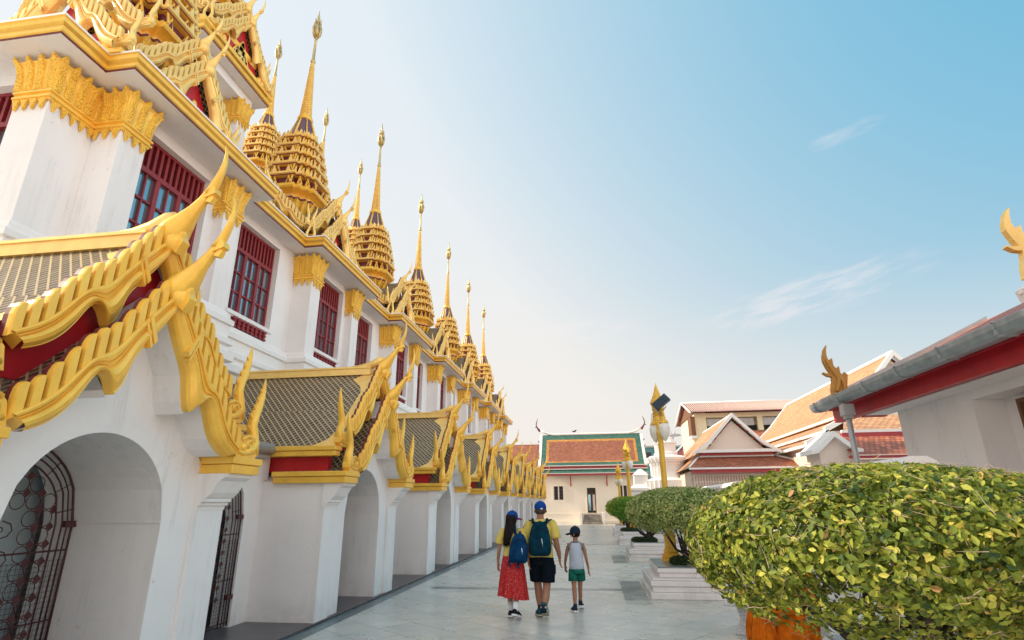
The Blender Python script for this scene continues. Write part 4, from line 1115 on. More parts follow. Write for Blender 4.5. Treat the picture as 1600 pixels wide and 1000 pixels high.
# ---------------------------------------------------------------- buildings beyond the wall
def pavilion():
    h = empty('small_pavilion', (0,0,0)); tag(h, 'small pavilion with pink gable and red clay skirt roof beyond the garden wall', 'pavilion')
    Y = 30.0; xc = 7.3
    b = MB(); b.box(5.0,10.2,Y+.4,Y+7,0,3.2,0); b.box(5.55,9.1,Y+.5,Y+7,3.1,4.2,0); b.prism([(xc-1.5,4.2),(xc+1.5,4.2),(xc,5.72)], 'y', Y+.25, Y+.4, 0); b.build('wall', 'pinkwall', h)
    r = MB()
    gabled(r, xc, 2.0, Y+.05, Y+8, 4.0, 5.95, 0)
    # skirt: hipped front, left and right
    e = [(4.75,Y-.9,3.30),(10.75,Y-.9,3.30),(9.1,Y+.45,3.95),(5.55,Y+.45,3.95)]
    roofquad(r, [e[3],e[2],e[1],e[0]], 1)
    roofquad(r, [(5.55,Y+8,3.95),e[3],e[0],(4.75,Y+8,3.30)], 0); roofquad(r, [e[2],(9.1,Y+8,3.95),(10.75,Y+8,3.30),e[1]], 0)
    r.build('roof', ['orange','brick'], h)
    t = MB()
    for sg in (1,-1):
        t.prism([(xc,5.86),(xc,6.08),(xc+sg*1.35,4.66),(xc+sg*2.15,4.12),(xc+sg*2.15,3.98),(xc+sg*1.3,4.48)], 'y', Y-.12, Y+.12, 0)
        for k in range(5): t.box(xc+sg*(.35+.3*k)-.03, xc+sg*(.35+.3*k)+.03, Y-.08,Y+.2,5.42-.33*k,5.50-.33*k,1)
    t.prism([(xc-2.1,4.08),(xc+2.1,4.08),(xc+2.1,4.16),(xc+1.5,4.24),(xc-1.5,4.24),(xc-2.1,4.16)], 'y', Y-.1, Y+.2, 0)
    t.box(5.55,9.1,Y+.1,Y+.44,3.96,4.07,1); t.box(5.5,9.15,Y+.2,Y+.46,3.88,3.958,0)
    t.box(4.72,10.78,Y-.98,Y-.86,3.22,3.30,0); t.box(4.85,10.6,Y-.84,Y-.74,3.05,3.22,1)
    for sg, x0, x1 in ((1,4.73,5.53),(-1,10.77,9.12)):
        t.tube([(x0,Y-.92,3.33),(x1,Y+.42,3.98)], .05, 6, 0)
    t.tube([(xc,Y,5.98),(xc,Y+8,5.98)], .07, 6, 0)
    t.build('roof_trim', ['trim','pinkred'], h)
    f = MB()
    for k in range(40): f.box(5.0+.13*k-.02,5.0+.13*k+.02,Y-.5,Y-.46,2.2,3.02,0)
    for z in (2.3,2.62,2.94): f.box(4.95,10.2,Y-.505,Y-.455,z,z+.03,0)
    f.build('lattice_screen', 'pinkwall', h)
pavilion()
def orange_hall():
    h = empty('orange_roofed_hall', (0,0,0)); tag(h, 'large temple hall with steep faded orange tile roof in two tiers behind the garden wall', 'temple hall')
    y0, y1 = 27.2, 41.4; xr, zr = 14.0, 8.15
    r = MB()
    for a, c in (((xr,zr),(12.6,6.55)),((12.6,6.55),(11.4,5.45)),((11.55,5.3),(10.5,4.75)),((10.6,4.6),(9.6,4.15))):
        roofquad(r, [(a[0],y0-.3,a[1]),(a[0],y1+.2,a[1]),(c[0],y1+.2,c[1]),(c[0],y0-.3,c[1])], 0)
    roofquad(r, [(xr,y1,zr),(xr,y0,zr),(17,y0,5),(17,y1,5)], 0)
    r.build('roof', ['orange'], h)
    b = MB(); b.box(9.9,16,y0+.3,y1-.3,0,4.2,0); b.box(10.7,16.5,y0+.3,y1-.3,4,4.75,0); b.prism([(11.5,5.2),(16.5,5.2),(xr,zr-.2)], 'y', y0, y0+.1, 0); b.prism([(11.5,5.2),(16.5,5.2),(xr,zr-.2)], 'y', y1-.1, y1, 0); b.build('wall', 'pinkwall', h)
    t = MB()
    for x, z in ((11.38,5.38),(10.46,4.66),(9.56,4.06)): t.box(x-.06,x+.1,y0-.3,y1+.2,z-.06,z+.06,0)
    for y in (y0-.35,y1+.15):
        for pts in (((xr,zr),(12.6,6.55),(11.35,5.4)),((11.55,5.3),(10.45,4.72)),((10.6,4.6),(9.55,4.12)),((xr,zr),(15.6,6.3),(17,5))):
            for a, c in zip(pts, pts[1:]): t.prism([(a[0],a[1]-.12),(c[0],c[1]-.12),(c[0],c[1]+.14),(a[0],a[1]+.14)], 'y', y-.12, y+.12, 0)
    t.tube([(xr,y0-.3,zr+.05),(xr,y1+.2,zr+.05)], .1, 8, 0)
    t.build('roof_trim', 'trim', h)
    f = MB(); f.prism([(11.9,5.6),(16.2,5.6),(xr,7.6)], 'y', y0-.06, y0-.01, 0); f.prism([(12.9,6.6),(15.1,6.6),(xr,7.72)], 'y', y0-.1, y0-.065, 1); f.build('gable_panel', ['pinkwall','pinkred'], h)
orange_hall()
def gate_house():
    h = empty('gate_house', (0,0,0)); tag(h, 'little gatehouse with white-edged gable and red tiled lean-to beside the downpipe', 'gatehouse')
    Y = 20.0; xc = 8.0
    b = MB(); b.box(7.5,8.55,Y,Y+1.2,0,3.2,0); b.prism([(7.42,3.2),(8.62,3.2),(xc+.02,3.75)], 'y', Y, Y+1.2, 0); b.box(8.6,12,Y+.3,Y+2,0,3.0,0); b.build('wall', 'pinkwall', h)
    t = MB()
    for sg in (1,-1): t.prism([(xc,3.72),(xc,3.90),(xc+sg*.62,3.36),(xc+sg*.80,3.30),(xc+sg*.80,3.16),(xc+sg*.58,3.2)], 'y', Y-.2, Y+1.3, 0)
    t.box(8.3,12,Y-.35,Y-.2,3.0,3.08,1); t.box(8.7,12,Y+.9,Y+1.0,3.95,4.05,0); t.box(8.7,12,Y+.92,Y+1.1,3.80,3.95,1)
    t.build('gable_trim', ['trim','pinkred'], h)
    r = MB(); roofquad(r, [(8.5,Y+.9,3.8),(12,Y+.9,3.8),(12,Y-.4,3.1),(8.3,Y-.4,3.1)], 0); roofquad(r, [(9.4,Y+2.2,4.7),(12,Y+2.2,4.7),(12,Y+1,4.06),(8.8,Y+1,4.06)], 1); r.build('roof', ['nearred','orange'], h)
    d = MB(); d.box(7.78,8.2,Y-.03,Y+.02,2.0,2.78,0); d.build('door', 'wood', h)
gate_house()
def tall_house():
    h = empty('tall_house', (0,0,0)); tag(h, 'tall pale yellow house with ribbed dark red roof rising behind the small pavilion', 'house')
    Y = 46.0; b = MB()
    b.box(8.3,9.2,Y,Y+7,0,8.5,0); b.box(9.2,18,Y+.9,Y+7,0,8.3,0); b.box(9.2,18,Y,Y+.9,0,6.95,0); b.box(9.2,18,Y,Y+.2,8.1,8.45,0); b.box(13.1,13.5,Y+.02,Y+.4,6.95,8.1,0)
    b.build('wall', 'yellowwall', h)
    r = MB(); roofquad(r, [(7.9,Y+3,9.75),(18.5,Y+3,9.75),(18.5,Y-.7,8.45),(7.9,Y-.7,8.45)], 0); roofquad(r, [(18.5,Y+3,9.75),(7.9,Y+3,9.75),(7.9,Y+7.7,8.4),(18.5,Y+7.7,8.4)], 0)
    for k in range(64): r.tube([(7.95+.165*k,Y-.72,8.5),(7.95+.165*k,Y+2.95,9.79)], .026, 5, 3)
    r.tube([(7.9,Y+3,9.8),(18.5,Y+3,9.8)], .09, 6, 1)
    for a, c in ((-.75,8.42),(7.7,8.38)): r.tube([(7.88,Y+a,c),(7.88,Y+3,9.78)], .09, 4, 1)
    r.prism([(Y-.5,8.45),(Y+6.9,8.45),(Y+3,9.65)], 'x', 8.2, 8.28, 2)
    r.build('roof', ['darkred','trim','wood','pinkwall'], h)
    w = MB(); w.box(9.25,18,Y+.86,Y+.89,6.96,7.55,0); w.build('window', 'dark', h)
    for x0, x1 in ((9.3,10.9),(11.0,12.9),(13.6,15.8)):
        s = MB(); s.box(x0,x1,Y+.3,Y+.36,7.45,8.05,0); s.build('awning', 'greymetal', h)
    s = MB(); s.box(7.95,8.28,Y-.2,Y+1.2,6.7,8.2,0); s.box(7.9,8.3,Y-.25,Y+1.25,6.5,6.68,1); s.build('side_balcony', ['wood','trim'], h)
    p = MB(); roofquad(p, [(11.5,Y-.2,7.0),(18,Y-.2,7.0),(18,Y-2.4,5.9),(11.5,Y-2.4,5.9)], 0); p.build('porch_roof', 'nearred', h)
tall_house()
def tower():
    h = empty('gate_pier', (4.4,35,0)); tag(h, 'massive white stepped masonry pier with domed cap behind the gold lamp post', 'masonry pier')
    b = MB(); sq = lambda r: [(r*a, r*c) for a, c in ((-1,-1),(1,-1),(1,1),(-1,1))]
    prof = [(1.35,0),(1.35,.4),(1.25,.45),(1.25,2.9),(1.05,3.0),(.88,3.05),(.88,3.75),(.92,3.8),(.92,3.9),(1.0,3.95),(1.06,4.1),(1.06,4.22),(.95,4.3),(.62,4.36),(.62,4.52),(.56,4.56),(.56,5.0),(.62,5.04),(.62,5.12),(.56,5.18),(.40,5.42),(.2,5.55),(.18,5.66),(.3,5.74),(.28,5.9),(.14,6.02),(.02,6.1)]
    b.rings([[(x,y,z) for x, y in redent(r*1.05)] for r, z in prof], 0)
    b.build('masonry', 'trim', h, bevel=.01)
    for sg in (-1,1):
        s = MB(); s.rings([[(sg*1.6+x,y,z) for x, y in sq(r)] for r, z in ((.62,0),(.62,2.3),(.68,2.35),(.68,2.5),(.4,2.7),(.4,3.2),(.46,3.25),(.1,3.6))], 0)
        s.build('flank', 'trim', h, bevel=.01)
tower()
def distant():
    h = empty('teal_building', (8.5,72,0)); tag(h, 'distant teal flat building glimpsed behind the white masonry pier', 'building')
    b = MB(); b.box(-2.2,4,0,6,0,8.2,0); b.build('wall', 'teal', h)
    b = MB()
    for k in range(5): b.box(-2.1+1.2*k,-1.2+1.2*k,-.04,-.005,6.9,7.6,0)
    b.build('window', 'dark', h); b = MB(); b.box(-2.4,4.2,-.3,6.2,8.2,8.4,0); b.build('roof', 'greymetal', h)
    h = empty('brown_roofed_house', (9.5,62,0)); tag(h, 'dark roofed house just left of the tall yellow house', 'house')
    b = MB(); b.box(-1.6,4,.5,6,0,5.4,0); b.build('wall', 'pinkwall', h)
    r = MB(); roofquad(r, [(1.2,3,8.2),(5,3,8.2),(5,0,5.2),(-2.2,0,5.2)], 0); r.tube([(-2.2,0,5.25),(1.2,3,8.25)], .1, 5, 1); r.build('roof', ['darkred','trim'], h)
    h = empty('street_light', (6.2,44,0)); tag(h, 'grey street light on a thin pole between the pier and the yellow house', 'street light')
    b = MB(); b.tube([(0,0,0),(0,0,6.4)], .05, 8, 0); b.build('pole', 'greymetal', h)
    b = MB(); b.prism([(-.55,6.38),(.62,6.5),(.5,6.62),(.1,6.66),(-.2,6.56)], 'y', -.12, .12, 0); b.tube([(-.1,0,6.6),(-.12,0,6.9)], .03, 5, 0); b.tube([(.18,0,6.6),(.2,0,6.95)], .03, 5, 0); b.build('lamp_head', 'greymetal', h)
distant()
def bunting():
    h = empty('red_banner', (0,0,0)); tag(h, 'red cloth banner hung at the right corner of the far hall', 'banner')
    b = MB(); rs = []
    for k in range(7):
        z = 2.35+.66*k/6; rs.append([(3.98+.62*i/8+.03*math.sin(k), 49.3+.07*math.sin(i*1.6+k*.8), z+.05*math.sin(i/8*math.pi)*(-1 if k < 2 else 1)) for i in range(9)])
    b.rings(rs, 0, False, False, False, None, True); o = b.build('cloth', 'brightred', h); s = o.modifiers.new('thick', 'SOLIDIFY'); s.thickness = .02
    p = MB(); p.tube([(4.65,49.3,0),(4.65,49.3,3.9)], .03, 6, 0); p.tube([(3.95,49.3,3.02),(4.66,49.3,3.02)], .02, 6, 0); p.build('pole', 'maroon', h)
bunting()
def bird():
    h = empty('perched_bird', (-1.55,52.05,7.86)); tag(h, 'small dark bird perched on the ridge of the far hall', 'bird')
    b = MB(); b.tube([(-.22,0,.20),(-.12,0,.17),(0,0,.14),(.1,0,.17),(.17,0,.24),(.22,0,.25),(.27,0,.235)], [.015,.035,.075,.075,.055,.045,.008], 8, 0)
    for y in (-.03,.03): b.tube([(.02,y,.1),(.02,y,0)], .01, 5, 0)
    b.build('body', 'dark', h)
bird()
# ---------------------------------------------------------------- planters, clipped trees, lamps
def leafmat(name, cols):
    m, nt, b = newmat(name)
    at = nt.nodes.new('ShaderNodeAttribute'); at.attribute_name = 'tone'
    cr = nt.nodes.new('ShaderNodeValToRGB'); nt.links.new(at.outputs['Fac'], cr.inputs[0])
    el = cr.color_ramp.elements
    while len(el) < len(cols): el.new(.5)
    for e, (p, c) in zip(el, cols): e.position = p; e.color = c4(c)
    nt.links.new(cr.outputs[0], b.inputs['Base Color']); b.inputs['Roughness'].default_value = .5; b.inputs['Specular IOR Level'].default_value = .3
    tr = nt.nodes.new('ShaderNodeBsdfTranslucent'); nt.links.new(mixn(nt, .35, cr.outputs[0], (0.35,0.40,0.05)), tr.inputs[0])
    mx = nt.nodes.new('ShaderNodeMixShader'); mx.inputs[0].default_value = .3
    nt.links.new(b.outputs[0], mx.inputs[1]); nt.links.new(tr.outputs[0], mx.inputs[2])
    nt.links.new(mx.outputs[0], nt.nodes['Material Output'].inputs[0]); return m
M['leafnear'] = leafmat('clipped_leaf_near', [(0,(.03,.07,.02)),(.30,(.13,.18,.025)),(.52,(.33,.37,.05)),(.72,(.58,.55,.10)),(.90,(.68,.55,.10)),(1,(.50,.26,.12))])
M['leafmid'] = leafmat('clipped_leaf', [(0,(.03,.06,.015)),(.22,(.20,.30,.07)),(.50,(.50,.56,.19)),(1,(.66,.56,.28))])
M['leafbright'] = leafmat('bright_leaf', [(0,(.03,.08,.012)),(.4,(.11,.26,.02)),(.8,(.22,.42,.035)),(1,(.30,.42,.04))])
M['leafyel'] = leafmat('yellow_leaf', [(0,(.08,.16,.015)),(.4,(.22,.33,.02)),(.8,(.42,.46,.03)),(1,(.55,.50,.05))])
M['leafdark'] = leafmat('hedge_leaf', [(0,(.012,.03,.012)),(.5,(.025,.06,.02)),(1,(.05,.10,.03))])
M['bark'] = simple('bark', (0.05,0.038,0.03), .85, var=.35, nscale=14, bmp=.5, bscale=30)
M['twig'] = simple('twig', (0.40,0.30,0.21), .8, var=.3, nscale=14)
def leaves(name, mat, parent, P, Nn, size, rng, tone):
    n = len(P); sz = size*rng.uniform(.65,1.25,n)
    d = rng.normal(size=(n,3)); d -= Nn*np.sum(d*Nn,1)[:,None]*.55; d /= np.linalg.norm(d,axis=1)[:,None]
    nn = Nn+rng.normal(size=(n,3))*.55; w = np.cross(d, nn); w /= np.linalg.norm(w,axis=1)[:,None]+1e-9; up = np.cross(w, d)
    V = np.empty((n,6,3)); hw = .30
    V[:,0] = P-d*sz[:,None]*.5; V[:,1] = P-d*sz[:,None]*.12+w*sz[:,None]*hw+up*sz[:,None]*.10; V[:,2] = P+d*sz[:,None]*.28+w*sz[:,None]*hw*.7+up*sz[:,None]*.06
    V[:,3] = P+d*sz[:,None]*.58-up*sz[:,None]*.05; V[:,4] = P+d*sz[:,None]*.28-w*sz[:,None]*hw*.7+up*sz[:,None]*.06; V[:,5] = P-d*sz[:,None]*.12-w*sz[:,None]*hw+up*sz[:,None]*.10
    me = bpy.data.meshes.new(name)
    me.vertices.add(n*6); me.vertices.foreach_set('co', V.reshape(-1))
    idx = np.arange(n)[:,None]*6; L = np.concatenate([idx+np.array([[0,1,2,3]]), idx+np.array([[0,3,4,5]])],1).reshape(-1)
    me.loops.add(n*8); me.loops.foreach_set('vertex_index', L.astype(np.int32))
    me.polygons.add(n*2); me.polygons.foreach_set('loop_start', np.arange(n*2, dtype=np.int32)*4)
    me.polygons.foreach_set('use_smooth', np.ones(n*2, dtype=bool))
    me.update(calc_edges=True); me.validate()
    a = me.attributes.new('tone', 'FLOAT', 'FACE'); a.data.foreach_set('value', np.repeat(tone,2).astype(np.float32))
    me.materials.append(M[mat]); o = bpy.data.objects.new(name, me); COL.objects.link(o); o.parent = parent; return o
def topiary(loc, rx, ry, z0, z1, n, size, mat, seed, label, trunks, holes=0.0, twigs=0, group=None):
    t = empty('clipped_tree', loc); tag(t, label, 'tree', group)
    rng = np.random.default_rng(seed); rz = (z1-z0)/2; zc = (z0+z1)/2
    N = int(n*1.5)
    d = rng.normal(size=(N,3)); d /= np.linalg.norm(d,axis=1)[:,None]
    # flattened cushion: squarer than an ellipsoid
    e = 2.15; k = (np.abs(d[:,0])**e+np.abs(d[:,1])**e+np.abs(d[:,2])**e)**(-1/e)
    ph = rng.uniform(0,6.28,8)
    f = lambda q: np.sin(q[:,0]*5.1+ph[0])*np.sin(q[:,1]*4.3+ph[1])*np.sin(q[:,2]*4.7+ph[2])+.6*np.sin(q[:,0]*11+ph[3])*np.sin(q[:,1]*9+ph[4])*np.sin(q[:,2]*13+ph[5])
    lump = 1+.045*f(d)
    dep = rng.beta(1.1,3.2,N)*.46
    r = k*lump*(1-dep)
    P = d*r[:,None]*np.array([rx,ry,rz])
    # gaps, mostly low down
    keep = rng.uniform(size=N) > np.clip(holes*(f(d*1.7+.4)+.55)*(1.0-1.1*d[:,2]),0,.95)
    keep &= ~((d[:,2] < -.78) & (rng.uniform(size=N) < .85))
    P = P[keep][:n]; dd = d[keep][:n]; dp = dep[keep][:n]
    Nn = dd/np.array([rx,ry,rz]); Nn /= np.linalg.norm(Nn,axis=1)[:,None]
    P[:,2] += zc
    cl = f(dd*2.3+1.3)
    tone = np.clip(.40+.17*cl+rng.normal(size=len(P))*.18,0,.90)
    rnd = rng.uniform(size=len(P)); tone[(rnd > .97)] = rng.uniform(.92,1.0,np.sum(rnd > .97))
    leaves('crown', mat, t, P, Nn, size, rng, tone)
    b = MB(); rr = random.Random(seed)
    for (x, y) in trunks:
        pts = [(x,y,.0),(x+rr.uniform(-.05,.05),y+rr.uniform(-.05,.05),z0*.4),(x+rr.uniform(-.12,.12),y+rr.uniform(-.1,.1),z0*.8),(x*1.3+rr.uniform(-.1,.1),y,z0+rz*.5)]
        b.tube(pts, [.085,.065,.05,.03], 8, 0)
        for k in range(7):
            a = rr.uniform(0,6.28); s = rr.uniform(.45,.85); zz = z0*rr.uniform(.55,.95)
            q = [(x,y,zz),(x+.3*s*math.cos(a)*rx,y+.3*s*math.sin(a)*ry,zz+.12),(x+.6*s*math.cos(a)*rx,y+.6*s*math.sin(a)*ry,z0+rz*.25),(x+.9*s*math.cos(a)*rx,y+.9*s*math.sin(a)*ry,z0+rz*.8)]
            b.tube(q, [.035,.027,.018,.006], 6, 0)
    b.build('trunk', 'bark', t)
    if twigs:
        b = MB()
        for k in range(twigs):
            i = rr.randrange(len(P)); p = Vector(P[i]); nv = Vector(Nn[i]); tv = Vector((rr.gauss(0,1),rr.gauss(0,1),rr.gauss(0,.6))); tv = (tv-nv*tv.dot(nv)*.7).normalized()
            L = rr.uniform(.03,.09); q = p+nv*rr.uniform(.01,.035)
            b.tube([tuple(q-tv*L),tuple(q),tuple(q+tv*L+nv*.02)], [.0024,.0021,.001], 3, 0, cap=False)
        tag(b.build('twigs', 'twig', t), kind='stuff')
    return t
PL = M['planterw'] = plaster('planter_marble', (0.78,0.74,0.73), .5)
M['planterg'] = simple('planter_grey_slab', (0.20,0.235,0.25), .3, var=.25, nscale=5)
def planter():
    t = empty('stone_planter', (0,0,0)); w, l = 2.7, 2.2
    b = MB()
    for i, (o, z0, z1) in enumerate(((0,0,.115),(.045,.117,.215),(.02,.217,.31),(.06,.312,.345))): b.box(o,w-o,o,l-o,z0,z1,0)
    b.build('base_steps', 'planterw', t, bevel=.012)
    b = MB(); b.box(.20,w-.2,.22,l-.2,.347,.43,0); b.box(.17,w-.17,.19,l-.17,.432,.51,0); b.build('rim', 'planterw', t, bevel=.012)
    b = MB(); b.box(.19,w-.19,.21,l-.21,.512,.53,0); b.build('top_slab', 'planterg', t, bevel=.005)
    return t
PYS = [4.55, 11.45, 18.3, 25.2, 32.1]
pl = planter()
PLAB = ['stone planter under the largest nearest clipped tree', 'stepped white stone planter carrying the tall gold lamp beside the boy', 'stepped stone planter under the bright green clipped tree', 'stone planter of the second gold lamp with the yellowish clipped tree', 'small far stone planter nearest the hall steps']
for i, y in enumerate(PYS):
    o = pl if i == 0 else copy_tree(pl)
    o.location = (.94, y, 0) if i else (1.86, 4.1, 0); tag(o, PLAB[i], 'planter', 'stone planters along the court')
def hedge(loc, rx, ry, n, seed, label):
    t = empty('low_hedge', loc); tag(t, label, 'hedge', 'low hedges on the planters')
    rng = np.random.default_rng(seed); d = rng.normal(size=(n,3)); d[:,2] = np.abs(d[:,2]); d /= np.linalg.norm(d,axis=1)[:,None]
    k = (np.abs(d[:,0])**4+np.abs(d[:,1])**4+np.abs(d[:,2])**4)**(-.25)*(1-.25*rng.uniform(size=n)**2)
    P = d*k[:,None]*np.array([rx,ry,.13]); leaves('foliage', 'leafdark', t, P, d, .035, rng, rng.uniform(0,1,n))
    b = MB(); b.rings([[(rx*s*.82*math.cos(a*math.pi/10),ry*s*.82*math.sin(a*math.pi/10),z) for a in range(20)] for s, z in ((1,0.0),(1,.08),(.9,.1))], 0); b.build('stems', 'bark', t)
hedge((1.85,12.35,.53), .40, .38, 3500, 11, 'dark low hedge round the foot of the tall gold lamp')
hedge((1.50,19.1,.53), .40, .38, 2200, 12, 'dark low hedge under the bright green clipped tree')
hedge((1.45,26.0,.53), .40, .38, 1500, 13, 'dark low hedge on the planter of the second gold lamp')
topiary((1.93,4.5,0), 1.26, 1.40, .84, 1.955, 40000, .047, 'leafnear', 3, 'big near yellow-green clipped tree filling the lower right corner', [(0.30,.1),(.02,.4),(.55,.3)], .55, 1500)
topiary((1.72,12.2,0), 1.10, 1.08, 1.04, 2.0, 16000, .052, 'leafmid', 5, 'olive-green clipped cushion tree in front of the tall gold lamp', [(.30,.15),(.12,.35)], .3, 500)
topiary((1.62,19.2,0), 1.10, 1.05, 1.03, 1.88, 9000, .055, 'leafbright', 6, 'bright green clipped tree just beyond the olive-green one', [(.0,-.2),(.18,.1)], .25)
topiary((1.45,26.2,0), 1.0, 1.0, 1.0, 1.97, 6000, .06, 'leafyel', 8, 'yellow sunlit clipped tree furthest but one along the planters', [(.0,.0)], .2)
topiary((1.6,33.0,0), .9, .9, 1.0, 1.8, 3500, .065, 'leafbright', 9, 'small far green clipped tree nearest the hall steps', [(.0,.0)], .2)

# gold lamp posts
M['opal'] = simple('opal_lamp_glass', (0.80,0.77,0.70), .25, var=.03)
def lamp():
    t = empty('lamp_post', (0,0,0))
    b = MB(); sq = lambda r: [(r*a, r*c) for a, c in ((-1,-1),(1,-1),(1,1),(-1,1))]
    b.rings([[(x,y,z) for x, y in redent(r)] for r, z in ((.215,0),(.215,.045),(.20,.05),(.21,.09),(.19,.10),(.19,.13),(.155,.15),(.165,.20),(.15,.24),(.125,.27),(.125,.52),(.14,.54),(.11,.58),(.075,.62))], 0)
    for k in range(28): 
        a = 2*math.pi*k/28; b.ball((.2*math.cos(a),.2*math.sin(a),.13), .016, 0, 6, 4)
    b.build('base', 'gold', t)
    b = MB(); b.lathe([(.075,.6),(.07,.66),(.068,2.85),(.085,2.88),(.085,2.93),(.06,2.97),(.07,3.1),(.055,3.2),(.075,3.26),(.055,3.32)], 16, 0); b.build('pole', 'gold', t)
    b = MB(); b.lathe([(.055,3.3),(.06,3.36),(.085,3.40),(.075,3.46),(.10,3.52),(.165,3.60),(.185,3.66),(.15,3.70),(.155,3.73),(.115,3.77),(.12,3.80),(.085,3.85),(.09,3.88),(.06,3.93),(.065,3.955),(.04,4.0),(.045,4.03),(.02,4.08),(.005,4.16)], 16, 0); b.build('finial', 'gold2', t)
    for k, sg in enumerate((1,-1)):
        a = MB(); A = R_(-62)
        T = Matrix.Translation((0,0,.30)) @ Matrix.Rotation(A, 4, 'Z')
        a.tube([(0,0,2.95),(sg*.08,0,3.03),(sg*.16,0,3.14),(sg*.20,0,3.06),(sg*.19,0,2.96)], [.035,.035,.04,.035,.04], 8, 0, T)
        a.tube([(sg*.06,0,3.0),(sg*.10,0,3.16),(sg*.17,0,3.3),(sg*.15,0,3.40),(sg*.20,0,3.46)], [.03,.05,.055,.04,.01], 8, 0, T)
        a.ball((sg*.15,0,3.22), .065, 0, 10, 6, (1,1,1.2), T); a.ball((sg*.17,0,3.34), .05, 0, 10, 6, (1,1,1.2), T)
        a.lathe([(.03,3.0),(.05,2.97),(.055,2.90),(.10,2.87),(.108,2.835),(.108,2.81),(.08,2.80)], 14, 0, (sg*.20,0), T)
        ar = a.build('arm', 'gold2', t)
        g = MB(); g.lathe([(.095,2.815),(.125,2.76),(.135,2.69),(.125,2.60),(.095,2.51),(.06,2.44),(.03,2.40),(.005,2.38)], 18, 0, (sg*.20,0), T); g.build('globe', 'opal', ar)
    return t
LP = [((1.55,12.95,.53),'tall gold lamp post with floodlight rising behind the olive-green clipped tree',1.0),((1.62,27.0,.53),'second gold lamp post seen against the far hall',1.06),((1.60,37.0,.0),'small far gold lamp post left of the second one',1.08)]
lp = lamp()
for i, (loc, lab, s) in enumerate(LP):
    o = lp if i == 0 else copy_tree(lp); o.location = loc; o.scale = (.92 if i == 0 else 1.1,)*2+(.915*s if i < 2 else 1.0,); tag(o, lab, 'lamp post', 'gold lamp posts along the court')
def floodlight():
    t = empty('floodlight', (1.62,12.80,3.86)); tag(t, 'dark blue rectangular floodlight clamped to the tall gold lamp post', 'floodlight')
    T = Matrix.Rotation(R_(-38), 4, 'Y') @ Matrix.Rotation(R_(-20), 4, 'X')
    b = MB(); b.box(-.19,.19,-.045,.045,-.10,.10,0,T); b.box(-.17,.17,.046,.055,-.085,.085,1,T)
    for k in range(7): b.box(-.17+.05*k,-.155+.05*k,-.07,-.046,-.09,.09,0,T)
    b.build('housing', [M.setdefault('navymetal', simple('navy_painted_metal', (0.02,0.045,0.07), .35)),'glass'], t, bevel=.006)
    b = MB(); b.tube([(-.02,.05,-.28),(-.10,.03,-.2),(-.16,.0,-.12)], .014, 6, 0); b.tube([(.1,-.0,-.1),(.02,.04,-.2),(-.02,.06,-.30)], .014, 6, 0); b.tube([(-.14,0,-.14),(-.24,.0,-.28),(-.26,.0,-.44),(-.2,0,-.56)], .007, 5, 0); b.build('bracket', 'greymetal', t)
floodlight()
# terrazzo benches
M['terrazzo'] = simple('terrazzo', (0.60,0.60,0.61), .5, var=.35, nscale=55)
def bench(loc, rz, label, L=1.15):
    t = empty('stone_bench', loc, None, R_(rz)); tag(t, label, 'bench', 'terrazzo benches by the near planter')
    b = MB(); b.box(-L/2,L/2,-.22,.22,.37,.43,0); b.build('seat', 'terrazzo', t, bevel=.012)
    for sx in (-1,1):
        b = MB(); b.prism([(-.19,0),(.19,0),(.15,.06),(.09,.2),(.13,.37),(-.13,.37),(-.09,.2),(-.15,.06)], 'x', sx*L*.30-.05, sx*L*.30+.05, 0); b.build('leg', 'terrazzo', t, bevel=.01)
bench((2.88,7.75,0), 4, 'terrazzo bench the person in the orange robe sits on', 1.05)
bench((2.15,9.0,0), 62, 'terrazzo bench furthest behind the near clipped tree', 1.3)
# ---------------------------------------------------------------- people
M['skin'] = simple('skin', (0.33,0.15,0.085), .5, var=.12, nscale=9)
M['skin2'] = simple('skin_fair', (0.38,0.185,0.115), .5, var=.1, nscale=9)
M['hair'] = simple('black_hair', (0.010,0.007,0.006), .6, var=.4, nscale=30, spec=.15)
M['hairbrown'] = simple('short_brown_hair', (0.06,0.04,0.03), .6, var=.4, nscale=40)
def cloth(name, col, var=.15): return simple(name, col, .9, var=var, nscale=9, bmp=.55, bscale=16, spec=.06)
M['yshirt'] = cloth('yellow_shirt', (0.66,0.51,0.13))
M['bluecap'] = cloth('royal_blue_cap', (0.012,0.06,0.26))
M['redbrim'] = cloth('red_brim', (0.5,0.02,0.04))
M['whitecloth'] = cloth('white_cloth', (0.75,0.75,0.78), .06)
M['navy'] = cloth('dark_navy_shorts', (0.006,0.010,0.016))
M['packteal'] = cloth('dark_teal_backpack', (0.004,0.034,0.058), .35)
M['packblue'] = cloth('blue_backpack', (0.005,0.04,0.11), .35)
M['shoeteal'] = cloth('teal_shoes', (0.02,0.09,0.12))
M['shoenavy'] = cloth('navy_shoes', (0.015,0.03,0.05))
M['sole'] = simple('rubber_sole', (0.45,0.42,0.32), .7)
M['blacks'] = cloth('black_cloth', (0.015,0.015,0.017))
M['green'] = cloth('green_shorts', (0.015,0.13,0.10), .25)
M['vest'] = cloth('pale_blue_vest', (0.47,0.52,0.62), .12)
M['vesttrim'] = cloth('grey_teal_trim', (0.10,0.19,0.23))
M['robe'] = cloth('orange_robe', (0.60,0.135,0.008), .35)
def redprint():
    m, nt, b = newmat('red_printed_skirt')
    v = node(nt, 'ShaderNodeTexVoronoi', Scale=60.0); nt.links.new(pos(nt), v.inputs['Vector'])
    c = mixn(nt, ramp(nt, v.outputs['Distance'], .17, .25, 1, 0), (0.42,0.004,0.008), (0.80,0.42,0.36))
    nt.links.new(c, b.inputs['Base Color']); b.inputs['Roughness'].default_value = .8; return m
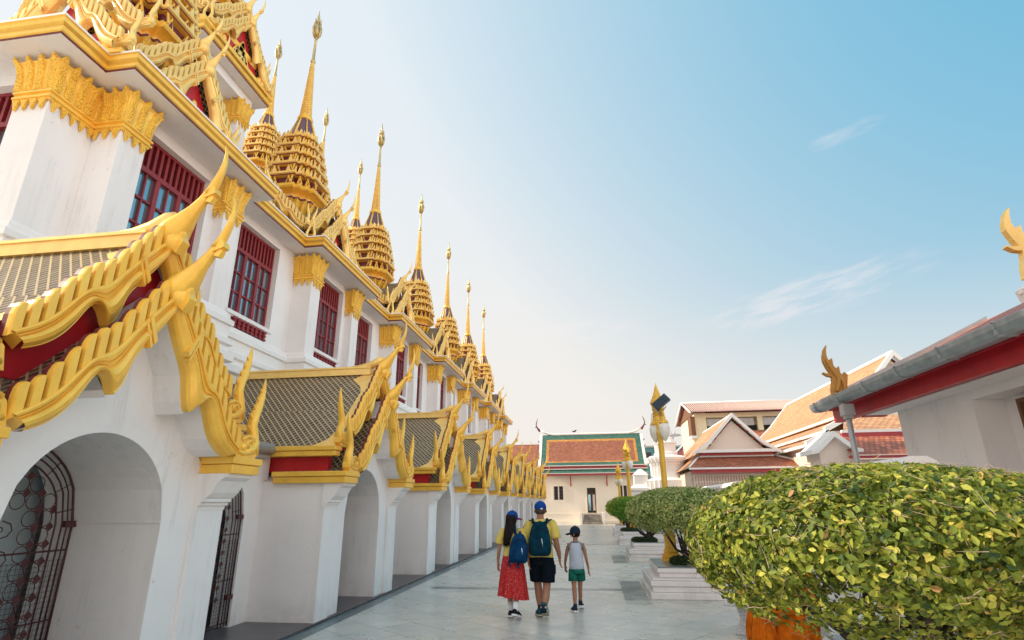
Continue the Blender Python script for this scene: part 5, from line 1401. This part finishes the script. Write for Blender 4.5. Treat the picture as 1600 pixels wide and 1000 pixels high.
M['redprint'] = redprint()
def skin_body(name, chains, mat, parent, sub=2):
    """one continuous skinned surface; chains: lists of (point, radius) - the first point of a later chain must already exist"""
    me = bpy.data.meshes.new(name+'_cage'); V = []; Rr = []; E = []; key = {}
    for ch in chains:
        prev = None
        for p, r in ch:
            k = tuple(round(c, 4) for c in p)
            if k not in key: key[k] = len(V); V.append(k); Rr.append(r)
            i = key[k]
            if prev is not None: E.append((prev, i))
            prev = i
    me.from_pydata(V, E, []); o = bpy.data.objects.new(name+'_cage', me); COL.objects.link(o)
    sk = o.modifiers.new('skin', 'SKIN'); sk.use_smooth_shade = True; sk.branch_smoothing = .3
    for i, d in enumerate(me.skin_vertices[0].data):
        r = Rr[i]; d.radius = (r, r) if not hasattr(r, '__len__') else r; d.use_root = (i == 0)
    ss = o.modifiers.new('sub', 'SUBSURF'); ss.levels = sub; ss.render_levels = sub
    dg = bpy.context.evaluated_depsgraph_get(); dg.update()
    m2 = bpy.data.meshes.new_from_object(o.evaluated_get(dg)); m2.name = name
    bpy.data.objects.remove(o); bpy.data.meshes.remove(me)
    m2.materials.clear(); m2.materials.append(M[mat])
    m2.polygons.foreach_set('use_smooth', [True]*len(m2.polygons))
    b = bpy.data.objects.new(name, m2); COL.objects.link(b); b.parent = parent; return b
def hand_chains(wrist, d, side, s, curl=.5):
    """palm and five fingers from the wrist along direction d; side = direction of the thumb"""
    w = Vector(wrist); d = Vector(d).normalized(); t = Vector(side); t = (t-d*t.dot(d)).normalized(); n = d.cross(t)
    palm = w+d*.045*s; kn = w+d*.085*s; out = []
    out.append([(tuple(w), .020*s), (tuple(palm), (.030*s,.018*s))])
    for k, L in enumerate((.070,.080,.075,.058)):
        o = t*(.027-.018*k)*s; a = kn+o; q = a+(d*.9+n*curl*.35).normalized()*L*.5*s; e = q+(d*.75+n*curl).normalized()*L*.5*s
        out.append([(tuple(palm), (.030*s,.018*s)), (tuple(a), .0105*s), (tuple(q), .009*s), (tuple(e), .0065*s)])
    a = w+d*.035*s+t*.034*s; q = a+(d*.6+t*.7).normalized()*.03*s; e = q+(d*.95+t*.2).normalized()*.028*s
    out.append([(tuple(palm), (.030*s,.018*s)), (tuple(a), .0115*s), (tuple(q), .010*s), (tuple(e), .007*s)])
    return out
def loft(b, rings, m=0, n=20, cap=True, wob=0, ph=0):
    """rings: (cx, cy, z, rx, ry[, tilt x/y]) elliptical sections"""
    rs = []
    for j, r in enumerate(rings):
        cx, cy, z, rx, ry = r[:5]; k = 1
        tl = r[5] if len(r) > 5 else 0
        rs.append([(cx+rx*math.cos(a)*(1+wob*math.sin(a*5+ph)*(j/len(rings))), cy+ry*math.sin(a)*(1+wob*math.sin(a*5+ph)*(j/len(rings))), z+tl*math.sin(a)) for a in [2*math.pi*i/n for i in range(n)]])
    b.rings(rs, m, True, cap, cap, None, True)
def sleeve(b, pts, rad, m=0, n=14): b.tube(pts, rad, n, m)
def cap_mesh(c, r, brim_dir, m0=0, m1=0):
    b = MB(); cx, cy, cz = c
    rs = []
    for j in range(7):
        a = j/6*math.pi/2; rr = r*math.cos(a) if j < 6 else .012
        rs.append([(cx+rr*math.cos(t)*1.0, cy+rr*math.sin(t)*1.14, cz+r*.92*math.sin(a)-.01*(j == 0)) for t in [2*math.pi*i/20 for i in range(20)]])
    b.rings(rs, m0, True, False, True, None, True)
    rs0 = [(cx+r*1.02*math.cos(t), cy+r*1.16*math.sin(t), cz-.035) for t in [2*math.pi*i/20 for i in range(20)]]
    b.rings([rs0, [(cx+r*1.02*math.cos(t), cy+r*1.16*math.sin(t), cz+.005) for t in [2*math.pi*i/20 for i in range(20)]]], m0, True, False, False, None, True)
    d = Vector((brim_dir[0], brim_dir[1], 0)).normalized(); s = Vector((-d.y, d.x, 0)); C = Vector(c)
    top = []; 
    for k in range(9):
        a = -math.pi/2*.85+math.pi*.85*k/8
        e = C+d*(r*.98+.085*math.cos(a))*1.0+s*r*.92*math.sin(a)*1.0; i = C+d*r*.80*math.cos(a*.8)+s*r*.92*math.sin(a)
        top.append(((i.x,i.y,cz-.02),(e.x,e.y,cz-.045-.015*abs(math.sin(a)))))
    for p, q in zip(top, top[1:]):
        for dz in (0, -.008): b.add([(*v[:2], v[2]+dz) for v in (p[0],p[1],q[1],q[0])], [(0,1,2,3)], m1)
    b.ball((cx,cy,cz+r*.92), .011, m0, 6, 4)
    return b
def shoe(b, heel, fwd, L, pitch=0, m=0, ms=1, s=1.0):
    """shoe with sole; heel point on the ground, fwd unit xy, pitch lifts the heel about the toe"""
    f = Vector((fwd[0], fwd[1], 0)).normalized(); w = Vector((f.y, -f.x, 0)); T = Matrix(((f.x,w.x,0,heel[0]),(f.y,w.y,0,heel[1]),(0,0,1,heel[2]),(0,0,0,1)))
    R = Matrix.Translation((L*.8,0,0)) @ Matrix.Rotation(pitch, 4, 'Y') @ Matrix.Translation((-L*.8,0,0)); T = T @ R
    prof = [(-.02,.030),(.03,.042),(.30,.040),(.55,.044),(.75,.050),(.92,.042),(1.0,.020)]
    rs = []
    for (t, hw), top in zip(prof, (.065,.098,.105,.085,.066,.052,.035)):
        x = t*L; hw *= s*1.02; rs.append([(x,-hw,.024),(x,-hw*.98,top*.55*s+.01),(x,-hw*.6,top*s),(x,0,top*s*1.06),(x,hw*.6,top*s),(x,hw*.98,top*.55*s+.01),(x,hw,.024)])
    b.rings(rs, m, True, True, True, T, True)
    rs = [[(t*L*1.02-.004,-hw*s*1.1,0),(t*L*1.02-.004,hw*s*1.1,0),(t*L*1.02-.004,hw*s*1.1,.026),(t*L*1.02-.004,-hw*s*1.1,.026)] for t, hw in prof]
    b.rings(rs, ms, True, True, True, T)
def face(chains, hc, r, look):
    """nose ridge added to the head chain"""
    l = Vector((look[0], look[1], look[2] if len(look) > 2 else 0)).normalized(); c = Vector(hc)
    n0 = c+l*r*.72+Vector((0,0,-.01)); n1 = c+l*r*1.12+Vector((0,0,-.025))
    chains.append([(tuple(hc), (r*.78,r*.82)), (tuple(n0), r*.30), (tuple(n1), r*.10)])
def face_bits(body, hc, r, look):
    l = Vector((look[0], look[1], 0)).normalized(); s = Vector((-l.y, l.x, 0)); c = Vector(hc)
    b = MB()
    for sg in (1,-1):
        e = c+l*r*.86+s*sg*r*.36+Vector((0,0,.008)); b.ball(tuple(e), r*.11, 0, 8, 5); b.ball(tuple(e+l*r*.05), r*.06, 1, 6, 4)
        q = c+s*sg*r*.96+Vector((0,0,-.012)); b.ball(tuple(q), r*.26, 2, 8, 6, (.55,.7,1.15))
    m = c+l*r*.88+Vector((0,0,-r*.62)); b.ball(tuple(m), r*.2, 3, 8, 4, (1,1,.4))
    b.build('face', ['whitecloth','blacks','skin',M.setdefault('lip', simple('lips', (0.35,0.11,0.09), .5))], body)
def man():
    t = empty('person', (-.90,9.62,0)); tag(t, 'man walking away in royal blue cap, yellow T-shirt and black shorts', 'person')
    HC = (0.0,.02,1.585)
    head = [((0,0,.90),(.150,.105)),((0,-.005,1.08),(.135,.10)),((0,.0,1.24),(.150,.105)),((0,.0,1.37),(.13,.085)),((0,.0,1.445),(.06,.06)),((0,.005,1.50),(.058,.06)),((0,.015,1.545),(.066,.078)),(HC,(.078,.092)),((0,.012,1.645),(.066,.078)),((0,.01,1.69),(.03,.035))]
    ch = [head]
    # arms: left hand swings forward, right hangs back a little and out
    sh = (0,.0,1.37)
    ra = [(sh,(.13,.085)),((.165,0,1.375),.062),((.205,-.01,1.30),.056),((.245,-.04,1.13),.052),((.262,-.035,1.06),.048),((.285,.045,.92),.039),((.292,.08,.845),.025)]
    la = [(sh,(.13,.085)),((-.165,0,1.375),.062),((-.205,-.01,1.30),.056),((-.235,.0,1.13),.045),((-.245,.02,1.06),.041),((-.225,.10,.95),.034),((-.205,.15,.885),.025)]
    ch += [ra, la]; ch += hand_chains(ra[-1][0], (.05,.25,-1), (-.3,1,0), 1.0, .6); ch += hand_chains(la[-1][0], (.2,.6,-1), (.3,1,0), 1.0, .6)
    rl = [((0,0,.90),(.150,.105)),((.085,0,.84),.095),((.09,.0,.66),.080),((.080,-.03,.47),.068),((.076,-.035,.42),.064),((.060,-.10,.29),.070),((.035,-.19,.13),.042),((.03,-.215,.095),.040)]
    ll = [((0,0,.90),(.150,.105)),((-.085,0,.84),.095),((-.085,.06,.66),.080),((-.075,.10,.47),.068),((-.072,.10,.42),.064),((-.055,.09,.29),.070),((-.035,.06,.11),.042),((-.033,.06,.075),.040)]
    ch += [rl, ll]; face(ch, HC, .10, (0,1,-.05))
    body = skin_body('body', ch, 'skin', t); face_bits(body, HC, .098, (0,1))
    b = MB(); b.rings([[(.088*math.cos(a)*s, .02+.10*math.sin(a)*s*1.04, z) for a in [2*math.pi*i/18 for i in range(18)]] for s, z in ((.80,1.53),(.98,1.56),(1.0,1.60),(.98,1.64))], 0, smooth=True); b.build('hair', 'hairbrown', t)
    c = cap_mesh((0,.02,1.645), .099, (0,1)); c.ball((.03,-.095,1.612), .018, 1, 8, 5, (1.2,.5,.7)); c.build('cap', ['bluecap','whitecloth'], t)
    b = MB()
    loft(b, [(0,0,.86,.195,.145),(0,0,.93,.192,.145),(0,.0,1.05,.180,.135),(0,.0,1.2,.195,.138),(0,0,1.31,.205,.135),(0,0,1.385,.185,.115),(0,0,1.425,.115,.085),(0,0,1.45,.075,.072)], 0, 22)
    sleeve(b, [(.12,0,1.38),(.175,0,1.375),(.222,-.015,1.29),(.243,-.03,1.19),(.247,-.032,1.155)], [.075,.085,.084,.083,.082]); sleeve(b, [(-.12,0,1.38),(-.175,0,1.375),(-.222,-.01,1.29),(-.238,-.0,1.19),(-.242,.0,1.155)], [.075,.085,.084,.083,.082])
    b.build('shirt', 'yshirt', t)
    b = MB(); loft(b, [(0,0,.99,.168,.125),(0,0,.93,.182,.14),(0,0,.84,.200,.150),(0,.01,.76,.208,.155)], 0, 22)
    sleeve(b, [(.085,0,.85),(.095,0,.74),(.098,-.005,.62),(.096,-.015,.50)], [.115,.122,.116,.112]); sleeve(b, [(-.085,.01,.85),(-.09,.05,.74),(-.092,.07,.62),(-.088,.09,.52)], [.115,.12,.115,.11])
    b.box(.19,.225,-.06,.08,.62,.76,0); b.build('shorts', 'navy', t, bevel=.01)
    b = MB(); b.lathe([(.045,.10),(.046,.16),(.045,.21)], 12, 0, (.036,-.20)); b.lathe([(.045,.06),(.046,.14),(.047,.17)], 12, 0, (-.034,.06)); b.build('socks', 'shoenavy', t)
    b = MB(); shoe(b, (.03,-.27,.045), (.10,1), .285, R_(33), 0, 1, 1.05); b.build('shoe', ['shoeteal','sole'], t)
    b = MB(); shoe(b, (-.035,-.0,0), (-.22,1), .285, R_(4), 0, 1, 1.05); b.build('shoe', ['shoeteal','sole'], t)
man()
def pack(name, loc, rz, mat, label, w, h, d, rx=0.0):
    t = empty(name, loc, None, rz); t.rotation_euler = (rx, R_(0), rz); tag(t, label, 'backpack')
    b = MB()
    rs = []
    for z, kx, ky in ((0,.62,.6),(.04,.88,.9),(.14,1.0,1.0),(.3,.98,1.0),(.5,.94,.96),(.68,.86,.85),(.84,.72,.68),(.95,.50,.48),(1.0,.24,.26)):
        r = []
        for i in range(24):
            a = 2*math.pi*i/24; ca, sa = math.cos(a), math.sin(a); e = .62
            r.append((w/2*kx*math.copysign(abs(ca)**e, ca), -d/2+d/2*ky*math.copysign(abs(sa)**e, sa)*(1.0 if sa < 0 else .8), z*h+.006*math.sin(a*6)))
        rs.append(r)
    b.rings(rs, 0, smooth=True); b.build('bag', mat, t, subsurf=1)
    b = MB(); rs = []
    for z, kx, ky in ((.08,.60,.3),(.12,.8,.85),(.3,.82,1.0),(.44,.74,.9),(.50,.55,.35)):
        rs.append([(w/2*.86*kx*math.copysign(abs(math.cos(a))**.6, math.cos(a)), -d-.015+.055*ky*math.copysign(abs(math.sin(a))**.7, math.sin(a)), z*h) for a in [2*math.pi*i/18 for i in range(18)]])
    b.rings(rs, 0, smooth=True); b.build('front_pocket', mat, t, subsurf=1)
    b = MB()
    for i in range(12):
        a = -1.2+2.4*i/11
        if i: b.tube([(w*.36*math.sin(pa),-d*.97-.008-.02*math.cos(pa),h*(.58+.22*math.cos(pa))),(w*.36*math.sin(a),-d*.97-.008-.02*math.cos(a),h*(.58+.22*math.cos(a)))], .005, 4, 0)
        pa = a
    b.build('zip', ['blacks','whitecloth'], t); b = MB()
    b.tube([(w*.10,-d-.05,h*.52),(w*.13,-d-.06,h*.40),(w*.16,-d-.06,h*.28)], .006, 4, 1)
    b.build('zip_pull', ['blacks','whitecloth'], t); b = MB(); b.tube([(w*.40,-d*.75,h*.42),(w*.44,-d*.6,h*.30)], .008, 4, 1); b.build('reflector', ['blacks','whitecloth'], t)
    return t
def straps(t, mat, pairs, r=.022):
    for q in pairs:
        b = MB(); b.tube(q, r, 8, 0, None, .45); b.build('strap', mat, t)
bp = pack('backpack', (-.905,9.53,.90), R_(2), 'packteal', 'dark teal backpack worn by the man in black shorts', .37, .52, .19)
straps(bp, 'packteal', [[(-.10,-.03,.47),(-.12,.03,.56),(-.125,.12,.55),(-.12,.20,.42),(-.15,.19,.22)],[(.10,-.03,.47),(.12,.03,.56),(.125,.12,.55),(.12,.20,.42),(.15,.19,.22)],[(-.12,.0,.52),(-.17,-.02,.535),(-.05,-.06,.50),(.0,-.05,.515)],[(.12,.0,.52),(.19,-.02,.545),(.06,-.06,.50),(.0,-.05,.515)]])
straps(bp, 'blacks', [[(.19,.0,.20),(.235,.06,.11),(.27,.12,.02),(.275,.13,-.02)]], .009)
def woman():
    t = empty('person', (-1.36,9.52,0)); tag(t, 'woman with long dark hair in blue cap, yellow top and long red printed skirt', 'person')
    HC = (.0,.015,1.465)
    head = [((0,0,.86),(.140,.10)),((0,0,1.0),(.115,.085)),((0,0,1.13),(.125,.09)),((0,0,1.255),(.105,.072)),((0,0,1.32),(.048,.05)),((0,.0,1.38),(.046,.05)),((0,.01,1.42),(.058,.07)),(HC,(.070,.084)),((0,.01,1.52),(.06,.072)),((0,.008,1.56),(.028,.03))]
    ch = [head]; sh = (0,0,1.255)
    la = [(sh,(.105,.072)),((-.14,0,1.26),.050),((-.175,-.01,1.19),.045),((-.205,-.03,1.04),.036),((-.212,-.03,.98),.034),((-.235,.02,.86),.028),((-.24,.04,.80),.021)]
    ra = [(sh,(.105,.072)),((.14,0,1.26),.050),((.175,-.01,1.19),.045),((.20,-.03,1.04),.036),((.21,-.03,.98),.034),((.245,.03,.86),.028),((.255,.05,.81),.021)]
    ch += [la, ra]; ch += hand_chains(la[-1][0], (-.03,.15,-1), (.3,1,0), .92, .5); ch += hand_chains(ra[-1][0], (.1,.3,-1), (-.3,1,0), .92, .7)
    ch += [[((0,0,.86),(.140,.10)),((-.075,0,.80),.085),((-.07,.06,.62),.07),((-.055,.10,.43),.05),((-.05,.07,.28),.048),((-.035,.04,.11),.033),((-.035,.04,.08),.032)],
           [((0,0,.86),(.140,.10)),((.075,0,.80),.085),((.075,-.02,.62),.07),((.075,-.06,.43),.05),((.07,-.12,.28),.048),((.065,-.17,.12),.033),((.065,-.18,.09),.032)]]
    L = (.75,.66,0); face(ch, HC, .09, L); body = skin_body('body', ch, 'skin2', t); face_bits(body, HC, .088, L)
    b = MB(); loft(b, [(-.01,-.01,1.52,.09,.098),(-.012,-.02,1.46,.094,.098),(-.02,-.05,1.38,.085,.072),(-.045,-.09,1.28,.075,.045),(-.07,-.105,1.18,.058,.036),(-.085,-.11,1.10,.040,.028),(-.09,-.11,1.05,.018,.014)], 0, 16)
    for k in range(14): b.tube([(-.08+.012*k,-.07,1.44),(-.10+.010*k,-.125,1.28),(-.12+.008*k,-.13,1.16-.01*(k % 4)),(-.125+.007*k,-.12,1.03+.02*(k % 3))], [.014,.014,.011,.003], 5, 0)
    b.tube([(.05,-.06,1.42),(.045,-.09,1.30),(.05,-.085,1.2),(.055,-.09,1.14)], [.016,.012,.008,.003], 5, 0); b.build('hair', 'hair', t)
    cap_mesh((0,.012,1.505), .094, (.9,.45)).build('cap', ['bluecap','redbrim'], t)
    c = kids(t)[-1].data
    for p in c.polygons:
        q = p.center; 
        if (q.x*.894+(q.y-.012)*.447) > .088 and q.z < 1.5: p.material_index = 1
    b = MB(); loft(b, [(0,0,.87,.155,.115),(0,0,.93,.150,.112),(0,0,1.02,.140,.105),(0,0,1.13,.155,.112),(0,0,1.21,.160,.105),(0,0,1.27,.14,.085),(0,0,1.305,.085,.065),(0,0,1.325,.06,.055)], 0, 22)
    sleeve(b, [(-.09,0,1.265),(-.145,0,1.26),(-.186,-.012,1.18),(-.206,-.022,1.10),(-.211,-.025,1.075)], [.06,.068,.068,.07,.07]); sleeve(b, [(.09,0,1.265),(.145,0,1.26),(.186,-.012,1.18),(.204,-.022,1.10),(.208,-.025,1.075)], [.06,.068,.068,.07,.07]); b.build('top', 'yshirt', t)
    b = MB(); rs = []
    for j in range(11):
        f = j/10; z = .945-.655*f; rx = .138+.075*f**.8+(.02 if j > 2 else .008*j); ry = .105+.085*f; cx = .01*f; cy = -.02*f
        rs.append([(cx+rx*math.cos(a)*(1+.085*f*math.sin(9*a+.6)+.05*f*math.sin(4*a)), cy+ry*math.sin(a)*(1+.09*f*math.sin(9*a+.6)+.05*f*math.sin(5*a)), z+.035*f*math.cos(a-.3)*(-1)) for a in [2*math.pi*i/72 for i in range(72)]])
    b.rings(rs, 0, True, True, False, None, True); b.build('skirt', 'redprint', t)
    b = MB(); b.tube([(.066,-.165,.10),(.067,-.16,.16),(.069,-.14,.25)], [.038,.042,.049], 12, 0); b.tube([(-.035,.04,.08),(-.037,.045,.15),(-.043,.06,.22)], [.038,.042,.047], 12, 0); b.build('socks', 'whitecloth', t)
    b = MB(); shoe(b, (.045,-.245,.02), (.30,1), .245, R_(16), 0, 1, .92); b.build('shoe', ['blacks','whitecloth'], t)
    b = MB(); shoe(b, (-.035,-.01,0), (-.05,1), .245, R_(4), 0, 1, .92); b.build('shoe', ['blacks','whitecloth'], t)
woman()
bw = pack('backpack', (-1.265,9.41,.80), R_(14), 'packblue', 'blue backpack slung on the right shoulder of the woman in the red skirt', .31, .44, .16, R_(-3))
bw.rotation_euler = (R_(-3), R_(4), R_(14))
straps(bw, 'packblue', [[(-.05,-.05,.41),(-.06,-.03,.50),(-.065,.02,.56),(-.06,.09,.53),(-.05,.15,.40)],[(.0,-.05,.42),(.015,-.03,.47),(.05,.04,.45),(.08,.1,.30)],[(-.12,-.03,.05),(-.15,-.02,-.03),(-.10,-.05,-.05)],[(.02,-.06,.01),(.0,-.07,-.05),(.03,-.06,-.07)]], .017)
def boy():
    t = empty('person', (-.36,10.2,0)); tag(t, 'boy in navy cap, pale sleeveless vest and green shorts, head turned left', 'person')
    HC = (0,.01,1.195)
    head = [((0,0,.67),(.098,.075)),((0,0,.80),(.088,.065)),((0,0,.92),(.098,.07)),((0,0,1.02),(.085,.058)),((0,0,1.075),(.04,.042)),((0,0,1.115),(.038,.042)),((0,.005,1.15),(.056,.064)),(HC,(.066,.078)),((0,.008,1.245),(.058,.068)),((0,.006,1.285),(.027,.03))]
    ch = [head]; sh = (0,0,1.02)
    ra = [(sh,(.085,.058)),((.115,0,1.02),.040),((.142,-.01,.955),.036),((.165,-.02,.835),.029),((.172,-.02,.79),.027),((.192,.03,.69),.023),((.20,.045,.64),.018)]
    la = [(sh,(.085,.058)),((-.115,0,1.02),.040),((-.142,.0,.955),.036),((-.17,.01,.84),.029),((-.178,.015,.80),.027),((-.195,.09,.72),.023),((-.198,.12,.68),.018)]
    ch += [ra, la]; ch += hand_chains(ra[-1][0], (.05,.1,-1), (-.3,1,0), .8, .5); ch += hand_chains(la[-1][0], (.05,.3,-1), (.5,1,0), .8, .8)
    ch += [[((0,0,.67),(.098,.075)),((-.055,0,.62),.062),((-.055,-.02,.50),.054),((-.048,-.06,.36),.040),((-.046,-.09,.24),.040),((-.042,-.13,.10),.026),((-.042,-.135,.075),.026)],
           [((0,0,.67),(.098,.075)),((.055,0,.62),.062),((.05,.05,.50),.054),((.045,.09,.36),.040),((.042,.10,.24),.038),((.036,.13,.12),.026),((.036,.14,.10),.026)]]
    L = (-.97,.25,0); face(ch, HC, .085, L); body = skin_body('body', ch, 'skin', t); face_bits(body, HC, .083, L)
    b = MB(); b.rings([[(.008+.078*math.cos(a)*s, .005+.085*math.sin(a)*s, z) for a in [2*math.pi*i/18 for i in range(18)]] for s, z in ((.72,1.145),(.94,1.17),(1.0,1.21),(.98,1.25))], 0, smooth=True); b.build('hair', 'hair', t)
    cap_mesh((0,.008,1.24), .089, (-1,.2)).build('cap', ['blacks','blacks'], t)
    kids(t)[-1].data.materials[0] = M['shoenavy']; kids(t)[-1].data.materials[1] = M['shoenavy']
    b = MB(); loft(b, [(0,0,.615,.128,.098),(0,0,.70,.122,.095),(0,0,.80,.116,.088),(0,0,.90,.122,.09),(0,0,.98,.115,.08),(0,0,1.035,.098,.066),(0,0,1.062,.062,.052)], 0, 22); b.build('vest', 'vest', t)
    b = MB(); b.tube([(.062*math.cos(a),.053*math.sin(a),1.062) for a in [2*math.pi*i/18 for i in range(19)]], .011, 6, 0)
    for sg in (1,-1): b.tube([(sg*(.115+.02*math.cos(a)),.055*math.sin(a),.985+.055*math.cos(a)) for a in [2*math.pi*i/14 for i in range(15)]], .010, 5, 0)
    b.build('vest_trim', 'vesttrim', t)
    b = MB(); loft(b, [(0,0,.68,.116,.09),(0,0,.63,.130,.10),(0,.01,.57,.138,.108)], 0, 20)
    sleeve(b, [(-.06,-.0,.62),(-.062,-.015,.54),(-.062,-.03,.455)], [.075,.08,.084]); sleeve(b, [(.06,.01,.62),(.06,.04,.54),(.058,.055,.465)], [.075,.08,.083]); b.build('shorts', 'green', t)
    b = MB(); b.lathe([(.032,.05),(.033,.10),(.032,.13)], 10, 0, (-.042,-.13)); b.lathe([(.032,.06),(.033,.12),(.032,.16)], 10, 0, (.036,.13)); b.build('socks', 'shoenavy', t)
    b = MB(); shoe(b, (-.035,-.175,0), (-.28,1), .225, R_(3), 0, 1, .85); b.build('shoe', ['shoenavy','whitecloth'], t)
    b = MB(); shoe(b, (.036,.085,.02), (.05,1), .225, R_(8), 0, 1, .85); b.build('shoe', ['shoenavy','whitecloth'], t)
boy()
def monk():
    t = empty('person', (2.35,7.78,0)); tag(t, 'seated person wrapped in an orange robe, mostly hidden by the near clipped tree', 'person')
    # sits on the bench with the knees towards the court (-x)
    HC = (.05,.0,1.17)
    ch = [[((.10,0,.52),(.13,.16)),((.10,0,.70),(.11,.15)),((.09,0,.88),(.10,.16)),((.07,0,.99),(.08,.12)),((.06,0,1.06),.05),((.055,0,1.12),(.06,.07)),(HC,(.08,.072)),((.05,0,1.24),(.07,.065)),((.05,0,1.285),.03)]]
    for sg in (1,-1):
        ch.append([((.10,0,.52),(.13,.16)),((.0,sg*.09,.50),.09),((-.30,sg*.12,.50),.07),((-.36,sg*.12,.47),.06),((-.38,sg*.12,.25),.05),((-.37,sg*.12,.08),.035),((-.45,sg*.12,.035),.03)])
        arm = [((.07,0,.99),(.08,.12)),((.07,sg*.17,.98),.055),((.05,sg*.21,.80),.045),((-.02,sg*.21,.68),.04),((-.18,sg*.14,.60),.028)]
        ch.append(arm); ch += hand_chains(arm[-1][0], (-1,-.3*sg,-.1), (0,-sg,.5), .95, .5)
    face(ch, HC, .09, (-1,0,0)); body = skin_body('body', ch, 'skin', t); face_bits(body, HC, .09, (-1,0))
    b = MB()
    for sg in (1,-1):
        pts = [(.16,sg*.10,.56),(-.06,sg*.13,.545),(-.28,sg*.15,.53),(-.39,sg*.155,.47),(-.44,sg*.15,.34),(-.45,sg*.145,.2),(-.44,sg*.14,.08)]
        b.tube(pts, [.17,.145,.125,.125,.12,.135,.155], 16, 0)
        for k in range(5):
            a = -1.2+.6*k; o = lambda r, q: (q[0]-r*math.cos(a)*.9, q[1]+r*math.sin(a), q[2])
            b.tube([o(.10,(-.36,sg*.155,.50+.05*math.cos(a))), o(.118,(-.44,sg*.15,.36)), o(.135,(-.45,sg*.145,.2)), o(.155,(-.44,sg*.14,.06))], [.012,.03,.034,.018], 6, 0)
        for k in range(4): b.tube([(-.05-.07*k,sg*.02,.60-.02*k),(-.14-.07*k,sg*.12,.655-.02*k),(-.22-.07*k,sg*.24,.60-.02*k)], [.012,.03,.01], 6, 0)
    rs = []
    for j, (z, rx, ry) in enumerate(((.06,.37,.22),(.14,.36,.22),(.24,.345,.215),(.34,.33,.21),(.44,.31,.205),(.52,.27,.18),(.56,.2,.13))):
        w = 1-j/7
        rs.append([(-.08+rx*math.cos(a)*(1+w*(.07*math.sin(3*a+1.+j*.25)+.06*math.sin(8*a+2.1-j*.2)+.035*math.sin(17*a+j*.4))), ry*math.sin(a)*(1+w*(.08*math.sin(4*a+.4+j*.3)+.06*math.sin(9*a+1.1+j*.2)+.04*math.sin(19*a))), z) for a in [2*math.pi*i/96 for i in range(96)]])
    b.rings(rs, 0, smooth=True)
    # cloth slung between the knees
    b.rings([[(x, -.14+.28*i/8, z-.10*math.sin(math.pi*i/8)) for i in range(9)] for x, z in ((.1,.60),(-.15,.56),(-.36,.50),(-.45,.34),(-.47,.14),(-.42,.13),(-.40,.34),(-.3,.44))], 0, False, False, False, None, True)
    loft(b, [(.10,0,.44,.18,.24),(.10,0,.62,.17,.235),(.09,0,.80,.155,.235),(.08,0,.93,.14,.22),(.07,0,1.01,.10,.15),(.06,0,1.05,.07,.08)], 0, 22, True, .04)
    sleeve(b, [(.07,.15,.99),(.06,.215,.85),(.03,.23,.72),(-.08,.2,.64)], [.075,.085,.09,.085])
    b.build('robe', 'robe', t, subsurf=1)
monk()
